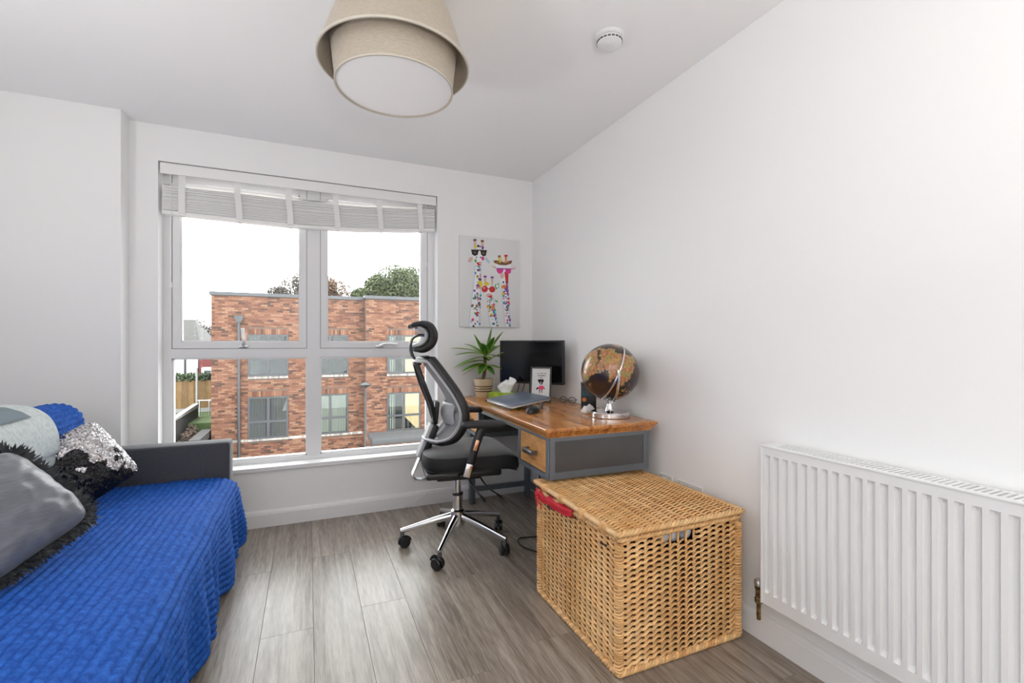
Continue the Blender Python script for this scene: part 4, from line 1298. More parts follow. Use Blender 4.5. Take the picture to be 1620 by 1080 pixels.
for k, (la, de, el, L_, W, dr) in enumerate(specs_leaf):
    i = 15 - int(6 * rl.random() * (1 if el < 0.6 else 0.3))
    leaf(stem_pts[max(9, i)], dirw(la, de), el, L_ * 1.22, W * 1.55, dr, rl.uniform(-.5, .5))

# tissue box
M['lime_box'] = mat('lime_cardboard', (0.26, 0.42, 0.025), 0.45, nz=(14, (0.48, 0.62, 0.08), 0.45, 0.6))
M['tissue'] = mat('white_tissue', (0.86, 0.86, 0.86), 0.9)
TB = thing('tissue_box', 'lime green tissue box with white tissue sticking out', 'tissue box', (1.232, 2.928, DZ), math.radians(-47))
MB().box(-0.105, 0.105, -0.055, 0.055, 0, 0.050, bev=0.001).build('box', 'lime_box', TB)
MB().lathe([(0.040, 0.0503), (0.030, 0.0505), (0.0, 0.0505)], 24).build('opening', 'tissue', TB)
def tis(u, v):
    a = 2 * math.pi * u
    r_ = lerp(0.030, 0.058, math.sin(v * 1.8)) * (1 - 0.75 * max(0, v - 0.72) / 0.28)
    x = r_ * math.cos(a) * 1.15; y = r_ * math.sin(a) * 0.55
    z = 0.049 + 0.080 * v + 0.012 * v * math.cos(a) + 0.010 * v * math.sin(a * 3 + 1)
    w = 0.010 * v * noise.noise(Vector((math.cos(a) * 2, math.sin(a) * 2, v * 3)))
    return (x * (1 + 2 * w) + 0.008 * v + w, y + w, z + w)
o = MB().grid(40, 18, tis, cu=True).build('tissue', 'tissue', TB, 40)
o.modifiers.new('thickness', 'SOLIDIFY').thickness = 0.0008

# monitor
M['screen'] = mat('black_screen', (0.004, 0.004, 0.005), 0.16, spec=0.5)
A, B = Vector((1.236, 3.045, 0)), Vector((1.528, 2.665, 0))
mid = (A + B) / 2
wv = (B - A).normalized()
mo = thing('monitor', 'black flat computer monitor on a stand in the desk corner', 'monitor', (mid.x, mid.y, DZ), math.atan2(wv.y, wv.x))
hw = (B - A).length / 2
MB().box(-hw, hw, 0.004, 0.030, 0.107, 0.400, bev=0.004).build('housing', 'black', mo, 30)
fm = MB()
e = 0.011
fm.box(-hw, -hw + e, -0.002, 0.006, 0.107, 0.400).box(hw - e, hw, -0.002, 0.006, 0.107, 0.400).box(-hw + e, hw - e, -0.002, 0.006, 0.107, 0.107 + e + 0.004).box(-hw + e, hw - e, -0.002, 0.006, 0.400 - e, 0.400)
fm.build('bezel', 'black', mo)
MB().box(-hw + e, hw - e, 0.001, 0.0045, 0.107 + e + 0.004, 0.400 - e).build('screen', 'screen', mo)
MB().box(-0.028, 0.028, 0.030, 0.052, 0.008, 0.250, bev=0.004).build('stand_neck', 'black', mo, 30)
MB().box(-0.110, 0.110, -0.055, 0.080, 0, 0.010, bev=0.004).build('stand_foot', 'black', mo, 30)
for k, dx in enumerate((-0.10, -0.06)):
    MB().tube(smooth_path([(dx, 0.035, 0.13), (dx - 0.01, 0.030, 0.07), (dx - 0.03, 0.02, 0.025), (dx - 0.09, 0.015, 0.006)], 14), 0.003, 6).build('cable', 'black_soft', mo, 60)

# framed print
M['frame_black'] = mat('black_frame', (0.015, 0.015, 0.016), 0.4)
M['paper'] = mat('white_print', (0.74, 0.74, 0.74), 0.6)
M['ink'] = mat('black_ink', (0.02, 0.02, 0.022), 0.7)
M['pink'] = mat('pink_ink', (0.72, 0.06, 0.15), 0.7)
fp = thing('framed_print', 'small black-framed print of a badger in a pink skirt', 'picture frame', (1.356, 2.662, DZ), math.radians(-36))
tilt = math.radians(13)
ct, st_ = math.cos(tilt), math.sin(tilt)
FW, FH = 0.068, 0.230
def fpt(a, b, h):                      # a across, b up the frame, h out of its face
    return (a, st_ * b - ct * h, ct * b + st_ * h + 0.003)
def fbox(mb, a0, a1, b0, b1, h0, h1, m=0):
    return mb.prism([(a0, b0), (a1, b0), (a1, b1), (a0, b1)], fpt, h0, h1, m)
t = MB()
w = 0.010
fbox(t, -FW, -FW + w, 0, FH, -0.006, 0.008); fbox(t, FW - w, FW, 0, FH, -0.006, 0.008); fbox(t, -FW + w, FW - w, 0, w, -0.006, 0.008); fbox(t, -FW + w, FW - w, FH - w, FH, -0.006, 0.008)
t.build('frame', 'frame_black', fp)
fbox(MB(), -FW + w, FW - w, w, FH - w, -0.006, 0.001).build('print', 'paper', fp)
def blob(cx_, cy_, rx, ry, n=14, rot=0.0):
    return [(cx_ + rx * math.cos(2 * math.pi * k / n) * math.cos(rot) - ry * math.sin(2 * math.pi * k / n) * math.sin(rot), cy_ + rx * math.cos(2 * math.pi * k / n) * math.sin(rot) + ry * math.sin(2 * math.pi * k / n) * math.cos(rot)) for k in range(n)]
art = MB()
# caption: three short rows of tiny hand-lettered strokes, not legible in the photograph
for row, (x0, x1, b) in enumerate(((-0.026, 0.030, 0.184), (-0.022, 0.030, 0.170), (-0.010, 0.010, 0.157))):
    x = x0
    k = 0
    while x < x1:
        if not (row == 0 and k in (3, 8)):
            hh = rl.uniform(0.004, 0.008)
            art.prism([(x, b), (x + 0.0032, b + rl.uniform(-.001, .001)), (x + 0.0030, b + hh), (x + rl.uniform(0, .001), b + hh)], fpt, 0.001, 0.0016, 0)
        x += 0.0050
        k += 1
art.prism(blob(-0.002, 0.131, 0.011, 0.011), fpt, 0.001, 0.0016, 0)
art.prism([(-0.010, 0.140), (0.010, 0.142), (0.014, 0.131), (0.008, 0.116), (-0.003, 0.112), (-0.009, 0.122)], fpt, 0.001, 0.0017, 0)
art.prism([(-0.001, 0.141), (0.0035, 0.141), (0.001, 0.114), (-0.003, 0.114)], fpt, 0.0016, 0.0022, 1)
art.prism(blob(0.004, 0.095, 0.020, 0.0135), fpt, 0.001, 0.0018, 2)
art.prism(blob(-0.021, 0.090, 0.011, 0.0055, rot=0.7), fpt, 0.001, 0.0017, 0)
art.prism([(0.022, 0.098), (0.030, 0.086), (0.027, 0.083), (0.018, 0.092)], fpt, 0.001, 0.0017, 0)
for q in (-0.006, 0.009):
    art.prism([(q - 0.0035, 0.086), (q + 0.004, 0.086), (q + 0.001, 0.060), (q - 0.003, 0.060)], fpt, 0.001, 0.0016, 0)
art.build('badger_drawing', ['ink', 'paper', 'pink'], fp, kind='stuff')
MB().obox((0, 0.058, 0.075), (0.018, 0, 0), (0, 0.0015, 0), (0, -0.036, 0.074)).build('easel_back', 'frame_black', fp)

# laptop on a low folding stand, stylus, mouse
M['laptop'] = mat('slate_blue_aluminium', (0.19, 0.23, 0.30), 0.36, 0.4)
M['laptop_edge'] = mat('silver_edge', (0.55, 0.56, 0.58), 0.3, 0.7)
LP = thing('laptop', 'closed slate-grey laptop tilted up on a low stand', 'laptop', (1.166, 2.590, DZ), math.radians(2))
ta = math.radians(8.5)
def lbox(x0, x1, y0, y1, z0, z1, lift=0.012):
    t = MB()
    p = MB().box(x0, x1, y0, y1, z0, z1, bev=0.0018)
    t.add([(math.cos(ta) * (q[0] + 0.125) - math.sin(ta) * q[2] - 0.125, q[1], math.sin(ta) * (q[0] + 0.125) + math.cos(ta) * q[2] + lift) for q in p.v], p.f)
    return t
lbox(-0.125, 0.130, -0.185, 0.185, 0.0, 0.010).build('base', 'laptop_edge', LP, 30)
lbox(-0.125, 0.130, -0.185, 0.185, 0.0105, 0.0185).build('lid', 'laptop', LP, 30)
LS = thing('laptop_stand', 'low black folding stand under the laptop', 'laptop stand', (1.166, 2.590, DZ), math.radians(2))
for y in (-0.11, 0.11):
    MB().obox((0.0, y, 0.0235), (0.112 * math.cos(ta), 0, 0.112 * math.sin(ta)), (0, 0.010, 0), (0, 0, 0.0025)).build('rail', 'black', LS)
    MB().box(0.098, 0.108, y - 0.010, y + 0.010, 0, 0.038).build('leg', 'steel_dark', LS)
MB().box(-0.105, -0.085, -0.12, 0.12, 0, 0.0075, bev=0.002).build('front_bar', 'black', LS)
st2 = MB().tube([(1.056, 2.860, DZ + 0.006), (1.075, 2.855, DZ + 0.006), (1.150, 2.822, DZ + 0.006), (1.165, 2.815, DZ + 0.006)], [0.005, 0.0058, 0.0058, 0.004], 10).build('pen', 'black', None, 40)
tag(st2, 'black pen lying on the desk beside the laptop', 'pen')
ms = thing('computer_mouse', 'black computer mouse in front of the laptop', 'mouse', (1.128, 2.300, DZ), math.radians(38))
def mouse(u, v):
    a = 2 * math.pi * u
    ca, sa = math.cos(a), math.sin(a)
    r_ = math.sin(v * math.pi / 2) ** 0.6
    return (0.056 * ca * r_, (0.033 + 0.002 * math.cos(2 * a)) * sa * r_, 0.003 + 0.029 * (math.cos(v * math.pi / 2) ** 0.75) * (1 - 0.18 * ca * r_))
mm = MB().grid(32, 14, mouse, cu=True)
mm.lathe([(0.030, 0.0), (0.030, 0.004)], 16, cap0=True)
mm.build('shell', 'black', ms, 50)
MB().cyl((0.026, -0.004, 0.0265), (0.026, 0.004, 0.0265), 0.006, n=14).build('scroll_wheel', 'steel_dark', ms, 40)
# spectacles
M['lens'] = glass_mat('clear_lens', (0.9, 0.92, 0.93), 1.5)
gl = thing('spectacles', 'folded thin-framed spectacles on the desk by the wall', 'glasses', (1.50, 2.56, DZ), math.radians(-62))
for s in (-1, 1):
    cx_ = 0.033 * s
    pts = [(cx_ + 0.026 * math.cos(a), -0.004 + 0.004 * math.sin(a), 0.024 + 0.019 * math.sin(a)) for a in [2 * math.pi * k / 24 for k in range(24)]]
    rm = MB().tube(pts, 0.0022, 6, closed=True).build('rim', 'wire', gl, 60)
    MB().add([(0.98 * (p[0] - cx_) + cx_, p[1], p[2]) for p in pts], [tuple(range(24))]).build('lens', 'lens', rm, fix=False)
    MB().tube(smooth_path([(0.060 * s, 0, 0.030), (0.058 * s, 0.012, 0.026), (0.0, 0.020 + 0.004 * s, 0.018), (-0.05 * s, 0.024 + 0.004 * s, 0.006)], 14), 0.0020, 6).build('temple', 'wire', gl, 60)
MB().tube(smooth_path([(-0.008, -0.004, 0.028), (0, -0.004, 0.032), (0.008, -0.004, 0.028)], 8), 0.002, 6).build('bridge', 'wire', gl, 60)
# dark box with an orange dot, and a white cloth in front of it
M['orange'] = mat('orange_dot', (0.75, 0.24, 0.04), 0.5)
M['teal'] = mat('dark_teal_print', (0.03, 0.075, 0.09), 0.5)
db = thing('storage_tin', 'small black tin with an orange dot standing behind the globe', 'tin', (1.475, 2.285, DZ), math.radians(-30))
MB().box(-0.042, 0.042, -0.030, 0.030, 0, 0.150, bev=0.004).build('body', 'frame_black', db, 30)
MB().lathe([(0.012, 0.0), (0.012, 0.0012), (0.0, 0.0012)], 20, (-0.026, -0.030, 0.060), axis=(0, -1, 0)).build('orange_dot', 'orange', db, 30)
MB().box(-0.040, 0.040, -0.0312, -0.030, 0.080, 0.115).build('printed_band', 'teal', db)
MB().box(-0.0435, 0.0435, -0.0315, 0.0315, 0.140, 0.156, bev=0.003).build('lid', 'black', db, 30)
def clothf(u, v):
    x = lerp(-0.034, 0.036, u); y = lerp(-0.030, 0.022, v)
    h = 0.055 * (math.sin(math.pi * u) ** 0.5) * (math.sin(math.pi * v) ** 0.4) * (0.75 + 0.5 * noise.noise(Vector((u * 2.5, v * 2.5, 3))))
    return (1.405 + x, 2.185 + y, DZ + 0.001 + h + 0.004 * noise.noise(Vector((u * 9, v * 9, 1))) * (h > 0.01))
wc = MB().grid(28, 22, clothf).build('cleaning_cloth', 'tissue', None, 45, fix=False)
wc.modifiers.new('thickness', 'SOLIDIFY').thickness = 0.0012
tag(wc, 'crumpled white cleaning cloth on the desk beside the globe', 'cloth')

# globe
GX, GY, GZ, GR = 1.437, 2.025, 0.990, 0.147
gb = thing('desk_globe', 'dark sepia world globe in a chrome stand on the desk', 'globe', (GX, GY, DZ))
m, nt, b = new_mat('globe_print')
ca_ = nt.nodes.new('ShaderNodeVertexColor'); ca_.layer_name = 'land'
nt.links.new(ca_.outputs['Color'], b.inputs['Base Color'])
b.inputs['Roughness'].default_value = 0.28
b.inputs['Coat Weight'].default_value = 0.5
b.inputs['Coat Roughness'].default_value = 0.08
M['globe_print'] = m
vdir = Vector((-GX, -GY, 1.136 - GZ)).normalized()              # towards the viewer
rgt = Vector((0, 0, 1)).cross(vdir).normalized()
upv = vdir.cross(rgt).normalized()
pole = (rgt * 0.46 + upv * 0.77 + vdir * 0.43).normalized()
tip = rgt * -0.034 + upv * -0.303 + vdir * 0.952
m77 = (tip - pole * tip.dot(pole)).normalized()                 # meridian 77 E
mE = pole.cross(m77)                                            # towards the east
LAND = [
    [(-17, 15), (-10, 30), (-6, 36), (10, 37), (20, 32), (32, 31), (36, 23), (43, 12), (51, 12), (40, -5), (40, -16), (33, -26), (27, -34), (18, -34), (12, -17), (9, 4), (-8, 4)],
    [(35, 30), (48, 30), (51, 25), (56, 26), (59, 22), (52, 16), (44, 12.5), (39, 21)],
    [(-9, 37), (-9, 43), (0, 46), (-4, 48), (8, 54), (10, 58), (5, 60), (12, 66), (25, 71), (40, 67), (60, 69), (75, 73), (105, 77), (140, 73), (179, 69), (179, 65), (160, 60), (155, 52), (142, 59), (135, 54), (140, 48), (129, 42), (127, 35), (122, 38), (119, 35), (122, 30), (115, 22.5), (108, 21), (109, 12), (105, 9), (100, 13), (103, 2), (98, 9), (98, 16), (92, 22), (87, 21.5), (80, 15), (80, 11), (77.5, 8), (73, 17), (72, 21), (67, 25), (57, 26), (50, 30), (48, 30), (36, 30), (36, 36), (27, 37), (23, 37), (19, 41), (14, 45), (16, 40), (12, 44), (3, 43), (0, 38)],
    [(114, -22), (122, -17), (130, -12), (136, -12), (141, -11), (146, -19), (153, -27), (150, -37), (140, -38), (131, -31), (115, -34)],
    [(95, 5), (103, -1), (106, -6), (101, -3)], [(109, 2), (117, 7), (118, 1), (115, -4), (110, -2)], [(105, -6), (115, -8), (108, -8)], [(131, -1), (141, -2.5), (150, -10), (138, -8)],
    [(119, 1), (125, 1), (122, -5)], [(120, 18), (126, 8), (123, 11)], [(44, -24), (50, -15), (47, -25)], [(80, 9.5), (82, 7), (80, 6)], [(130, 32), (141, 37), (141, 42), (139, 36)],
    [(-180, -66), (180, -66), (180, -89), (-180, -89)],
    [(-74, 78), (-20, 82), (-22, 70), (-44, 60)], [(-165, 65), (-95, 72), (-60, 50), (-80, 26), (-97, 26), (-80, 8), (-105, 20), (-124, 40), (-135, 58)], [(-80, 8), (-35, -6), (-55, -35), (-68, -54), (-75, -45), (-70, -18), (-81, -4)]]
def inside(lon, lat, poly):
    r_ = False
    j = len(poly) - 1
    for i in range(len(poly)):
        xi, yi = poly[i]; xj, yj = poly[j]
        if (yi > lat) != (yj > lat) and lon < (xj - xi) * (lat - yi) / (yj - yi) + xi:
            r_ = not r_
        j = i
    return r_
NLa, NLo = 110, 220
vs, cols = [], []
for i in range(NLa + 1):
    lat = 90 - 180 * i / NLa
    for j in range(NLo):
        lon = -180 + 360 * j / NLo
        la, lo = math.radians(lat), math.radians(lon - 77)
        d = pole * math.sin(la) + (m77 * math.cos(lo) + mE * math.sin(lo)) * math.cos(la)
        vs.append((d * GR)[:])
        nn1 = noise.noise(d * 3.1) * 0.5 + noise.noise(d * 9.0) * 0.3
        lo2 = lon + 2.2 * noise.noise(d * 14); la2 = lat + 2.2 * noise.noise(d * 14 + Vector((5, 0, 0)))
        if any(inside(lo2, la2, p) for p in LAND):
            k = noise.noise(d * 5.5 + Vector((2, 7, 1)))
            k2 = noise.noise(d * 16)
            base_c = Vector((0.40, 0.155, 0.055)) if k < 0 else (Vector((0.44, 0.24, 0.075)) if k < 0.22 else Vector((0.30, 0.25, 0.07)))
            if k < -0.28:
                base_c = Vector((0.46, 0.24, 0.13))
            base_c = base_c * (1.0 + 0.55 * k2)
        else:
            base_c = Vector((0.017, 0.014, 0.013)).lerp(Vector((0.050, 0.022, 0.013)), max(0, min(1, 0.4 + nn1)))
        if i in (0, NLa):
            base_c = Vector((0.05, 0.03, 0.02))
        cols.append((base_c.x, base_c.y, base_c.z, 1.0))
t = MB()
fs = []
for i in range(NLa):
    for j in range(NLo):
        a, b_ = i * NLo + j, i * NLo + (j + 1) % NLo
        fs.append((a, b_, b_ + NLo, a + NLo))
t.add(vs, fs)
go = t.build('sphere', 'globe_print', gb, 180, fix=False)
go.location = (0, 0, GZ - DZ)
at = go.data.color_attributes.new('land', 'FLOAT_COLOR', 'POINT')
for i, c_ in enumerate(cols):
    at.data[i].color = c_
gc_ = Vector((0, 0, GZ - DZ))
# chrome half-ring from pole to pole on the side facing the room
rv = (vdir * 0.96 + rgt * 0.27 - upv * 0.07).normalized()
fv = Vector((rv.x, rv.y, 0)).normalized()
rv = (rv - pole * rv.dot(pole)).normalized()
MB().tube([(gc_ + (pole * math.cos(a) + rv * math.sin(a)) * GR * 1.050)[:] for a in [lerp(-0.03, math.pi + 0.03, i / 40) for i in range(41)]], 0.0052, 8, sx=0.9, sy=0.5, up=pole[:]).build('meridian_ring', 'chrome', gb, 60)
for s in (1, -1):
    MB().cyl(gc_ + pole * (GR * 0.99 * s), gc_ + pole * (GR * 1.085 * s), 0.006, n=12).build('pole_pin', 'chrome', gb, 40)
# upright fork
MB().tube([(gc_ + (fv * math.cos(a) + Vector((0, 0, -1)) * math.sin(a)) * GR * 1.085)[:] for a in [lerp(-0.12, math.pi * 0.5, i / 24) for i in range(25)]], 0.0065, 8, sx=1.0, sy=0.55, up=fv[:]).build('fork', 'chrome', gb, 60)
MB().tube([(gc_ + (-fv * math.cos(a) + Vector((0, 0, -1)) * math.sin(a)) * GR * 1.070)[:] for a in [lerp(0.55, math.pi * 0.5, i / 24) for i in range(25)]], 0.0060, 8, sx=1.0, sy=0.55, up=fv[:]).build('fork', 'chrome', gb, 60)
MB().cyl(gc_ + fv * (GR * 1.03), gc_ + fv * (GR * 1.12), 0.007, n=14).build('pivot_screw', 'steel', gb, 40)
zb = GZ - DZ - GR * 1.09
MB().lathe([(0.030, 0.029), (0.026, 0.034), (0.014, zb - 0.004), (0.015, zb + 0.002)], 24, cap1=True).build('stem', 'chrome', gb, 40)
MB().lathe([(0.097, 0.0), (0.100, 0.003), (0.100, 0.024), (0.097, 0.028), (0.05, 0.030), (0.0, 0.0305)], 48, cap0=True).build('base', 'chrome', gb, 35)

# ------------------------------------------------------------------ giraffe canvas on the window wall
M['canvas'] = mat('white_canvas', (0.79, 0.79, 0.795), 0.7, bump=(400, 0.15, 0.001))
CX0, CX1, CZ0, CZ1 = 1.008, 1.485, 1.262, 1.928
cv = thing('canvas_print', 'white canvas print of three colourful giraffes in sunglasses', 'canvas print', (1.246, D - 0.012, CZ0))
MB().box(CX0, CX1, D - 0.024, D - 0.001, CZ0, CZ1, bev=0.002).build('canvas', 'canvas', cv, 30, world=True)
PAL = {'white': (0.86, 0.86, 0.88), 'pale': (0.62, 0.69, 0.78), 'black': (0.015, 0.015, 0.018), 'pink': (0.72, 0.05, 0.30), 'red': (0.62, 0.03, 0.035), 'yellow': (0.80, 0.62, 0.03), 'blue': (0.05, 0.22, 0.55), 'teal': (0.03, 0.32, 0.38),
       'green': (0.10, 0.42, 0.14), 'purple': (0.24, 0.06, 0.34), 'orange': (0.72, 0.22, 0.04), 'blush': (0.72, 0.48, 0.44), 'sky': (0.42, 0.62, 0.74), 'navy': (0.03, 0.05, 0.16), 'brown': (0.22, 0.09, 0.045)}
PK = list(PAL)
for k in PK:
    M['art_' + k] = mat('paint_' + k, PAL[k], 0.6)
def cpt(x, y):
    """position on the print, from its own upright picture grid of 635 x 975 units"""
    top_ = 50 + (x - 80) * 55 / 635
    return (CX0 + (CX1 - CX0) * (x - 80) / 635, CZ0 + (CZ1 - CZ0) * (1030 - y) / (1030 - top_))
LAY = [0.0245]
art = MB()
def paint(poly, col, d=0.0):
    LAY[0] += 0.000010
    q = [cpt(*p) for p in poly]
    art.prism(q, lambda a, b, h: (a, D - h, b), 0.0240, LAY[0] + d, PK.index(col))
def ell(cx_, cy_, rx, ry, rot=0.0, n=12):
    return blob(cx_, cy_, rx, ry, n, rot)
ra = random.Random(5)
SPOT = ['blue', 'teal', 'red', 'yellow', 'green', 'purple', 'pink', 'orange', 'navy', 'blush', 'sky', 'brown', 'navy', 'purple']
def neck(pts_l, pts_r):
    paint([(a - 5, b) for a, b in pts_l] + [(a + 4, b) for a, b in pts_r[::-1]], 'pale')
    paint([(a + 6, b) for a, b in pts_l] + [(a - 14, b) for a, b in pts_r[::-1]], 'white')
    n = len(pts_l) - 1
    for k in range(64):
        s = ra.random() * n
        i = min(int(s), n - 1); f_ = s - i
        xl = lerp(pts_l[i][0], pts_l[i + 1][0], f_); xr = lerp(pts_r[i][0], pts_r[i + 1][0], f_)
        y = lerp(pts_l[i][1], pts_l[i + 1][1], f_)
        x = lerp(xl, xr, ra.random() ** 0.55 * 0.94 + 0.03)
        rx = ra.uniform(6, 14) * (1.0 if xr - xl > 70 else 0.8)
        paint(ell(x, y, rx, rx * ra.uniform(0.9, 1.6), ra.uniform(-.6, .6), 9), ra.choice(SPOT))
neck([(240, 370), (225, 520), (205, 700), (185, 860), (172, 1026)], [(300, 370), (295, 520), (296, 700), (290, 860), (288, 1026)])
neck([(520, 620), (528, 760), (540, 880), (560, 1026)], [(590, 620), (600, 760), (605, 880), (620, 1026)])
neck([(362, 715), (368, 820), (378, 920), (398, 1028)], [(430, 715), (440, 820), (460, 920), (482, 1028)])
# tall giraffe
paint([(160, 330), (178, 290), (212, 285), (205, 330), (180, 345)], 'blush'); paint([(335, 290), (360, 295), (395, 340), (375, 350)], 'sky')
paint([(200, 205), (350, 205), (325, 300), (300, 372), (265, 382), (230, 345), (212, 290)], 'white')
paint(ell(315, 300, 16, 22), 'pink'); paint(ell(240, 325, 12, 20), 'green'); paint([(245, 345), (305, 335), (298, 368), (270, 380)], 'red'); paint(ell(290, 352, 14, 10), 'blush')
for x in (250, 292):
    paint(ell(x, 288, 6, 9), 'navy')
for (x0, x1, top_) in ((222, 238, 100), (298, 316, 110)):
    paint([(x0, top_ + 10), (x1 + 10, top_ + 10), (x1 + 6, 200), (x0 + 8, 200)], 'blush'); paint(ell((x0 + x1) / 2 + 4, top_ + 4, 18, 12), 'brown'); paint(ell((x0 + x1) / 2 + 8, top_ + 75, 13, 18), 'yellow' if x0 < 250 else 'purple')
paint([(255, 165), (270, 150), (285, 172), (300, 160), (296, 178), (260, 178)], 'black')
paint([(196, 206), (275, 206), (262, 262), (232, 275), (206, 258)], 'black'); paint([(288, 206), (358, 212), (348, 268), (320, 278), (298, 258)], 'black'); paint([(196, 206), (358, 210), (358, 220), (196, 218)], 'black')
paint(ell(232, 236, 12, 12), 'brown'); paint(ell(322, 242, 12, 12), 'brown')
# right giraffe
paint([(405, 380), (440, 380), (465, 405), (440, 402)], 'blush'); paint([(620, 400), (680, 385), (650, 415), (615, 420)], 'blush')
paint([(440, 340), (620, 345), (610, 420), (590, 560), (560, 625), (528, 610), (510, 560), (470, 420)], 'white')
paint([(545, 440), (592, 440), (588, 560), (565, 600), (556, 520)], 'red'); paint(ell(545, 598, 32, 20), 'orange'); paint([(545, 620), (588, 570), (585, 680), (560, 640)], 'purple')
for x in (535, 568):
    paint(ell(x, 550, 9, 13), 'navy')
paint(ell(520, 480, 24, 34), 'blush')
paint([(428, 320), (470, 318), (540, 340), (600, 322), (632, 318), (620, 352), (560, 370), (490, 366), (440, 345)], 'brown')
for k in range(16):
    x = 436 + k * 12
    paint([(x, 345), (x + 8, 345), (x + ra.uniform(-8, 12), 310 + ra.uniform(0, 25))], ra.choice(['black', 'orange', 'yellow', 'brown']))
paint([(480, 275), (506, 275), (510, 345), (492, 345)], 'yellow'); paint(ell(492, 275, 16, 12), 'brown'); paint([(552, 268), (574, 268), (570, 330), (556, 330)], 'orange'); paint(ell(563, 268, 20, 12), 'red')
paint([(460, 400), (540, 402), (528, 445), (490, 462), (468, 440)], 'pink'); paint([(552, 402), (620, 405), (615, 450), (585, 465), (560, 445)], 'pink'); paint([(460, 400), (620, 403), (620, 412), (460, 410)], 'purple')
# small giraffe
paint([(262, 545), (300, 535), (318, 590), (290, 610)], 'yellow'); paint([(440, 580), (485, 560), (488, 605), (455, 630)], 'green'); paint(ell(468, 592, 14, 18), 'white')
paint([(305, 590), (440, 590), (430, 690), (395, 725), (360, 710), (335, 670)], 'white'); paint(ell(385, 692, 34, 24), 'blush'); paint([(365, 700), (420, 690), (400, 726)], 'red')
for x, y0 in ((340, 492), (415, 500)):
    paint([(x - 10, y0), (x + 14, y0), (x + 6, 585), (x - 6, 585)], 'blush'); paint(ell(x, y0, 18, 12), 'purple')
paint([(330, 560), (360, 545), (390, 570), (360, 590), (335, 585)], 'yellow')
paint(ell(336, 625, 33, 36, 0, 16), 'red'); paint(ell(414, 628, 33, 34, 0, 16), 'red'); paint([(366, 616), (384, 616), (384, 626), (366, 626)], 'brown'); paint(ell(328, 614, 9, 9), 'blush')
paint([(440, 740), (470, 745), (478, 768), (455, 760)], 'green')
art.build('giraffe_painting', ['art_' + k for k in PK], cv, None, world=True, kind='stuff')

# ------------------------------------------------------------------ cables and power strip under the desk
ps = thing('power_strip', 'black power strip with plugs under the desk', 'power strip', (1.36, 2.25, 0))
MB().box(1.33, 1.39, 2.08, 2.42, 0, 0.032, bev=0.006).build('housing', 'black', ps, 30, world=True)
for y in (2.14, 2.22, 2.30):
    MB().box(1.342, 1.378, y - 0.018, y + 0.018, 0.032, 0.072, bev=0.006).build('plug', 'black_soft', ps, 30, world=True)
def cable(name, pts, r, m, label, n=40):
    o = MB().tube(smooth_path(pts, n), r, 7).build(name, m, None, 60)
    return tag(o, label, 'cable')
cable('power_cable', [(1.36, 2.14, 0.07), (1.30, 2.20, 0.16), (1.22, 2.26, 0.30), (1.16, 2.30, 0.42), (1.14, 2.30, 0.53)], 0.005, 'black_soft', 'black cable rising from the power strip to the drawer unit')
cable('power_cable', [(1.322, 2.12, 0.007), (1.20, 2.20, 0.007), (1.10, 2.36, 0.007), (1.12, 2.47, 0.007), (1.22, 2.46, 0.007), (1.318, 2.42, 0.012)], 0.0045, 'black_soft', 'black cable looping on the floor beside the basket')
cable('charger_cable', [(1.17, 2.29, 0.50), (1.15, 2.28, 0.40), (1.17, 2.24, 0.33), (1.24, 2.19, 0.34), (1.30, 2.16, 0.42)], 0.0028, 'socket', 'thin white cable hanging under the drawer unit')
cable('aerial_cable', [(0.60, D - 0.021, 0.004), (0.66, D - 0.022, 0.02), (0.72, D - 0.022, 0.05), (0.78, D - 0.022, 0.095)], 0.0022, 'socket', 'thin white cable running up the skirting under the window')

# ------------------------------------------------------------------ outside the window
GZ0 = -3.75
M['paving'] = mat('pinkish_paving', (0.44, 0.385, 0.365), 0.85, nz=(1.5, (0.37, 0.32, 0.305), 0.4, 0.6), bump=(20, 0.3, 0.01))
tag(MB().box(-40, 40, 3.8, 60, GZ0 - 0.3, GZ0).build('ground', 'paving', None), 'pinkish paved ground of the street outside', 'ground', kind='structure')
tag(MB().box(-40, XL - 0.35, -40, 3.8, GZ0 - 0.3, GZ0).build('ground', 'paving', None), 'paved ground beyond the balcony doors', 'ground', kind='structure')
def brick_mat():
    m, nt, b = new_mat('multi_red_brick')
    N, L = nt.nodes, nt.links
    oi = N.new('ShaderNodeObjectInfo'); ge = N.new('ShaderNodeNewGeometry')
    ad = N.new('ShaderNodeMath'); ad.operation = 'ADD'
    L.new(oi.outputs['Random'], ad.inputs[0]); L.new(ge.outputs['Random Per Island'], ad.inputs[1])
    fr = N.new('ShaderNodeMath'); fr.operation = 'FRACT'
    L.new(ad.outputs[0], fr.inputs[0])
    r = N.new('ShaderNodeValToRGB')
    r.color_ramp.interpolation = 'CONSTANT'
    cols = [(0.0, (0.037, 0.017, 0.010)), (0.08, (0.070, 0.026, 0.014)), (0.26, (0.098, 0.038, 0.019)), (0.48, (0.119, 0.050, 0.027)), (0.68, (0.140, 0.064, 0.034)), (0.86, (0.156, 0.082, 0.048))]
    r.color_ramp.elements[0].position = 0.0; r.color_ramp.elements[0].color = rgba(cols[0][1])
    r.color_ramp.elements[1].position = cols[1][0]; r.color_ramp.elements[1].color = rgba(cols[1][1])
    for p_, c_ in cols[2:]:
        e = r.color_ramp.elements.new(p_); e.color = rgba(c_)
    L.new(fr.outputs[0], r.inputs['Fac'])
    L.new(r.outputs['Color'], b.inputs['Base Color'])
    b.inputs['Roughness'].default_value = 0.85
    return m
M['brick'] = brick_mat()
M['mortar'] = mat('brick_mortar', (0.080, 0.057, 0.044), 0.95)
M['sill_brick'] = mat('pale_sill_brick', (0.281, 0.265, 0.242), 0.85, rnd=0.4)
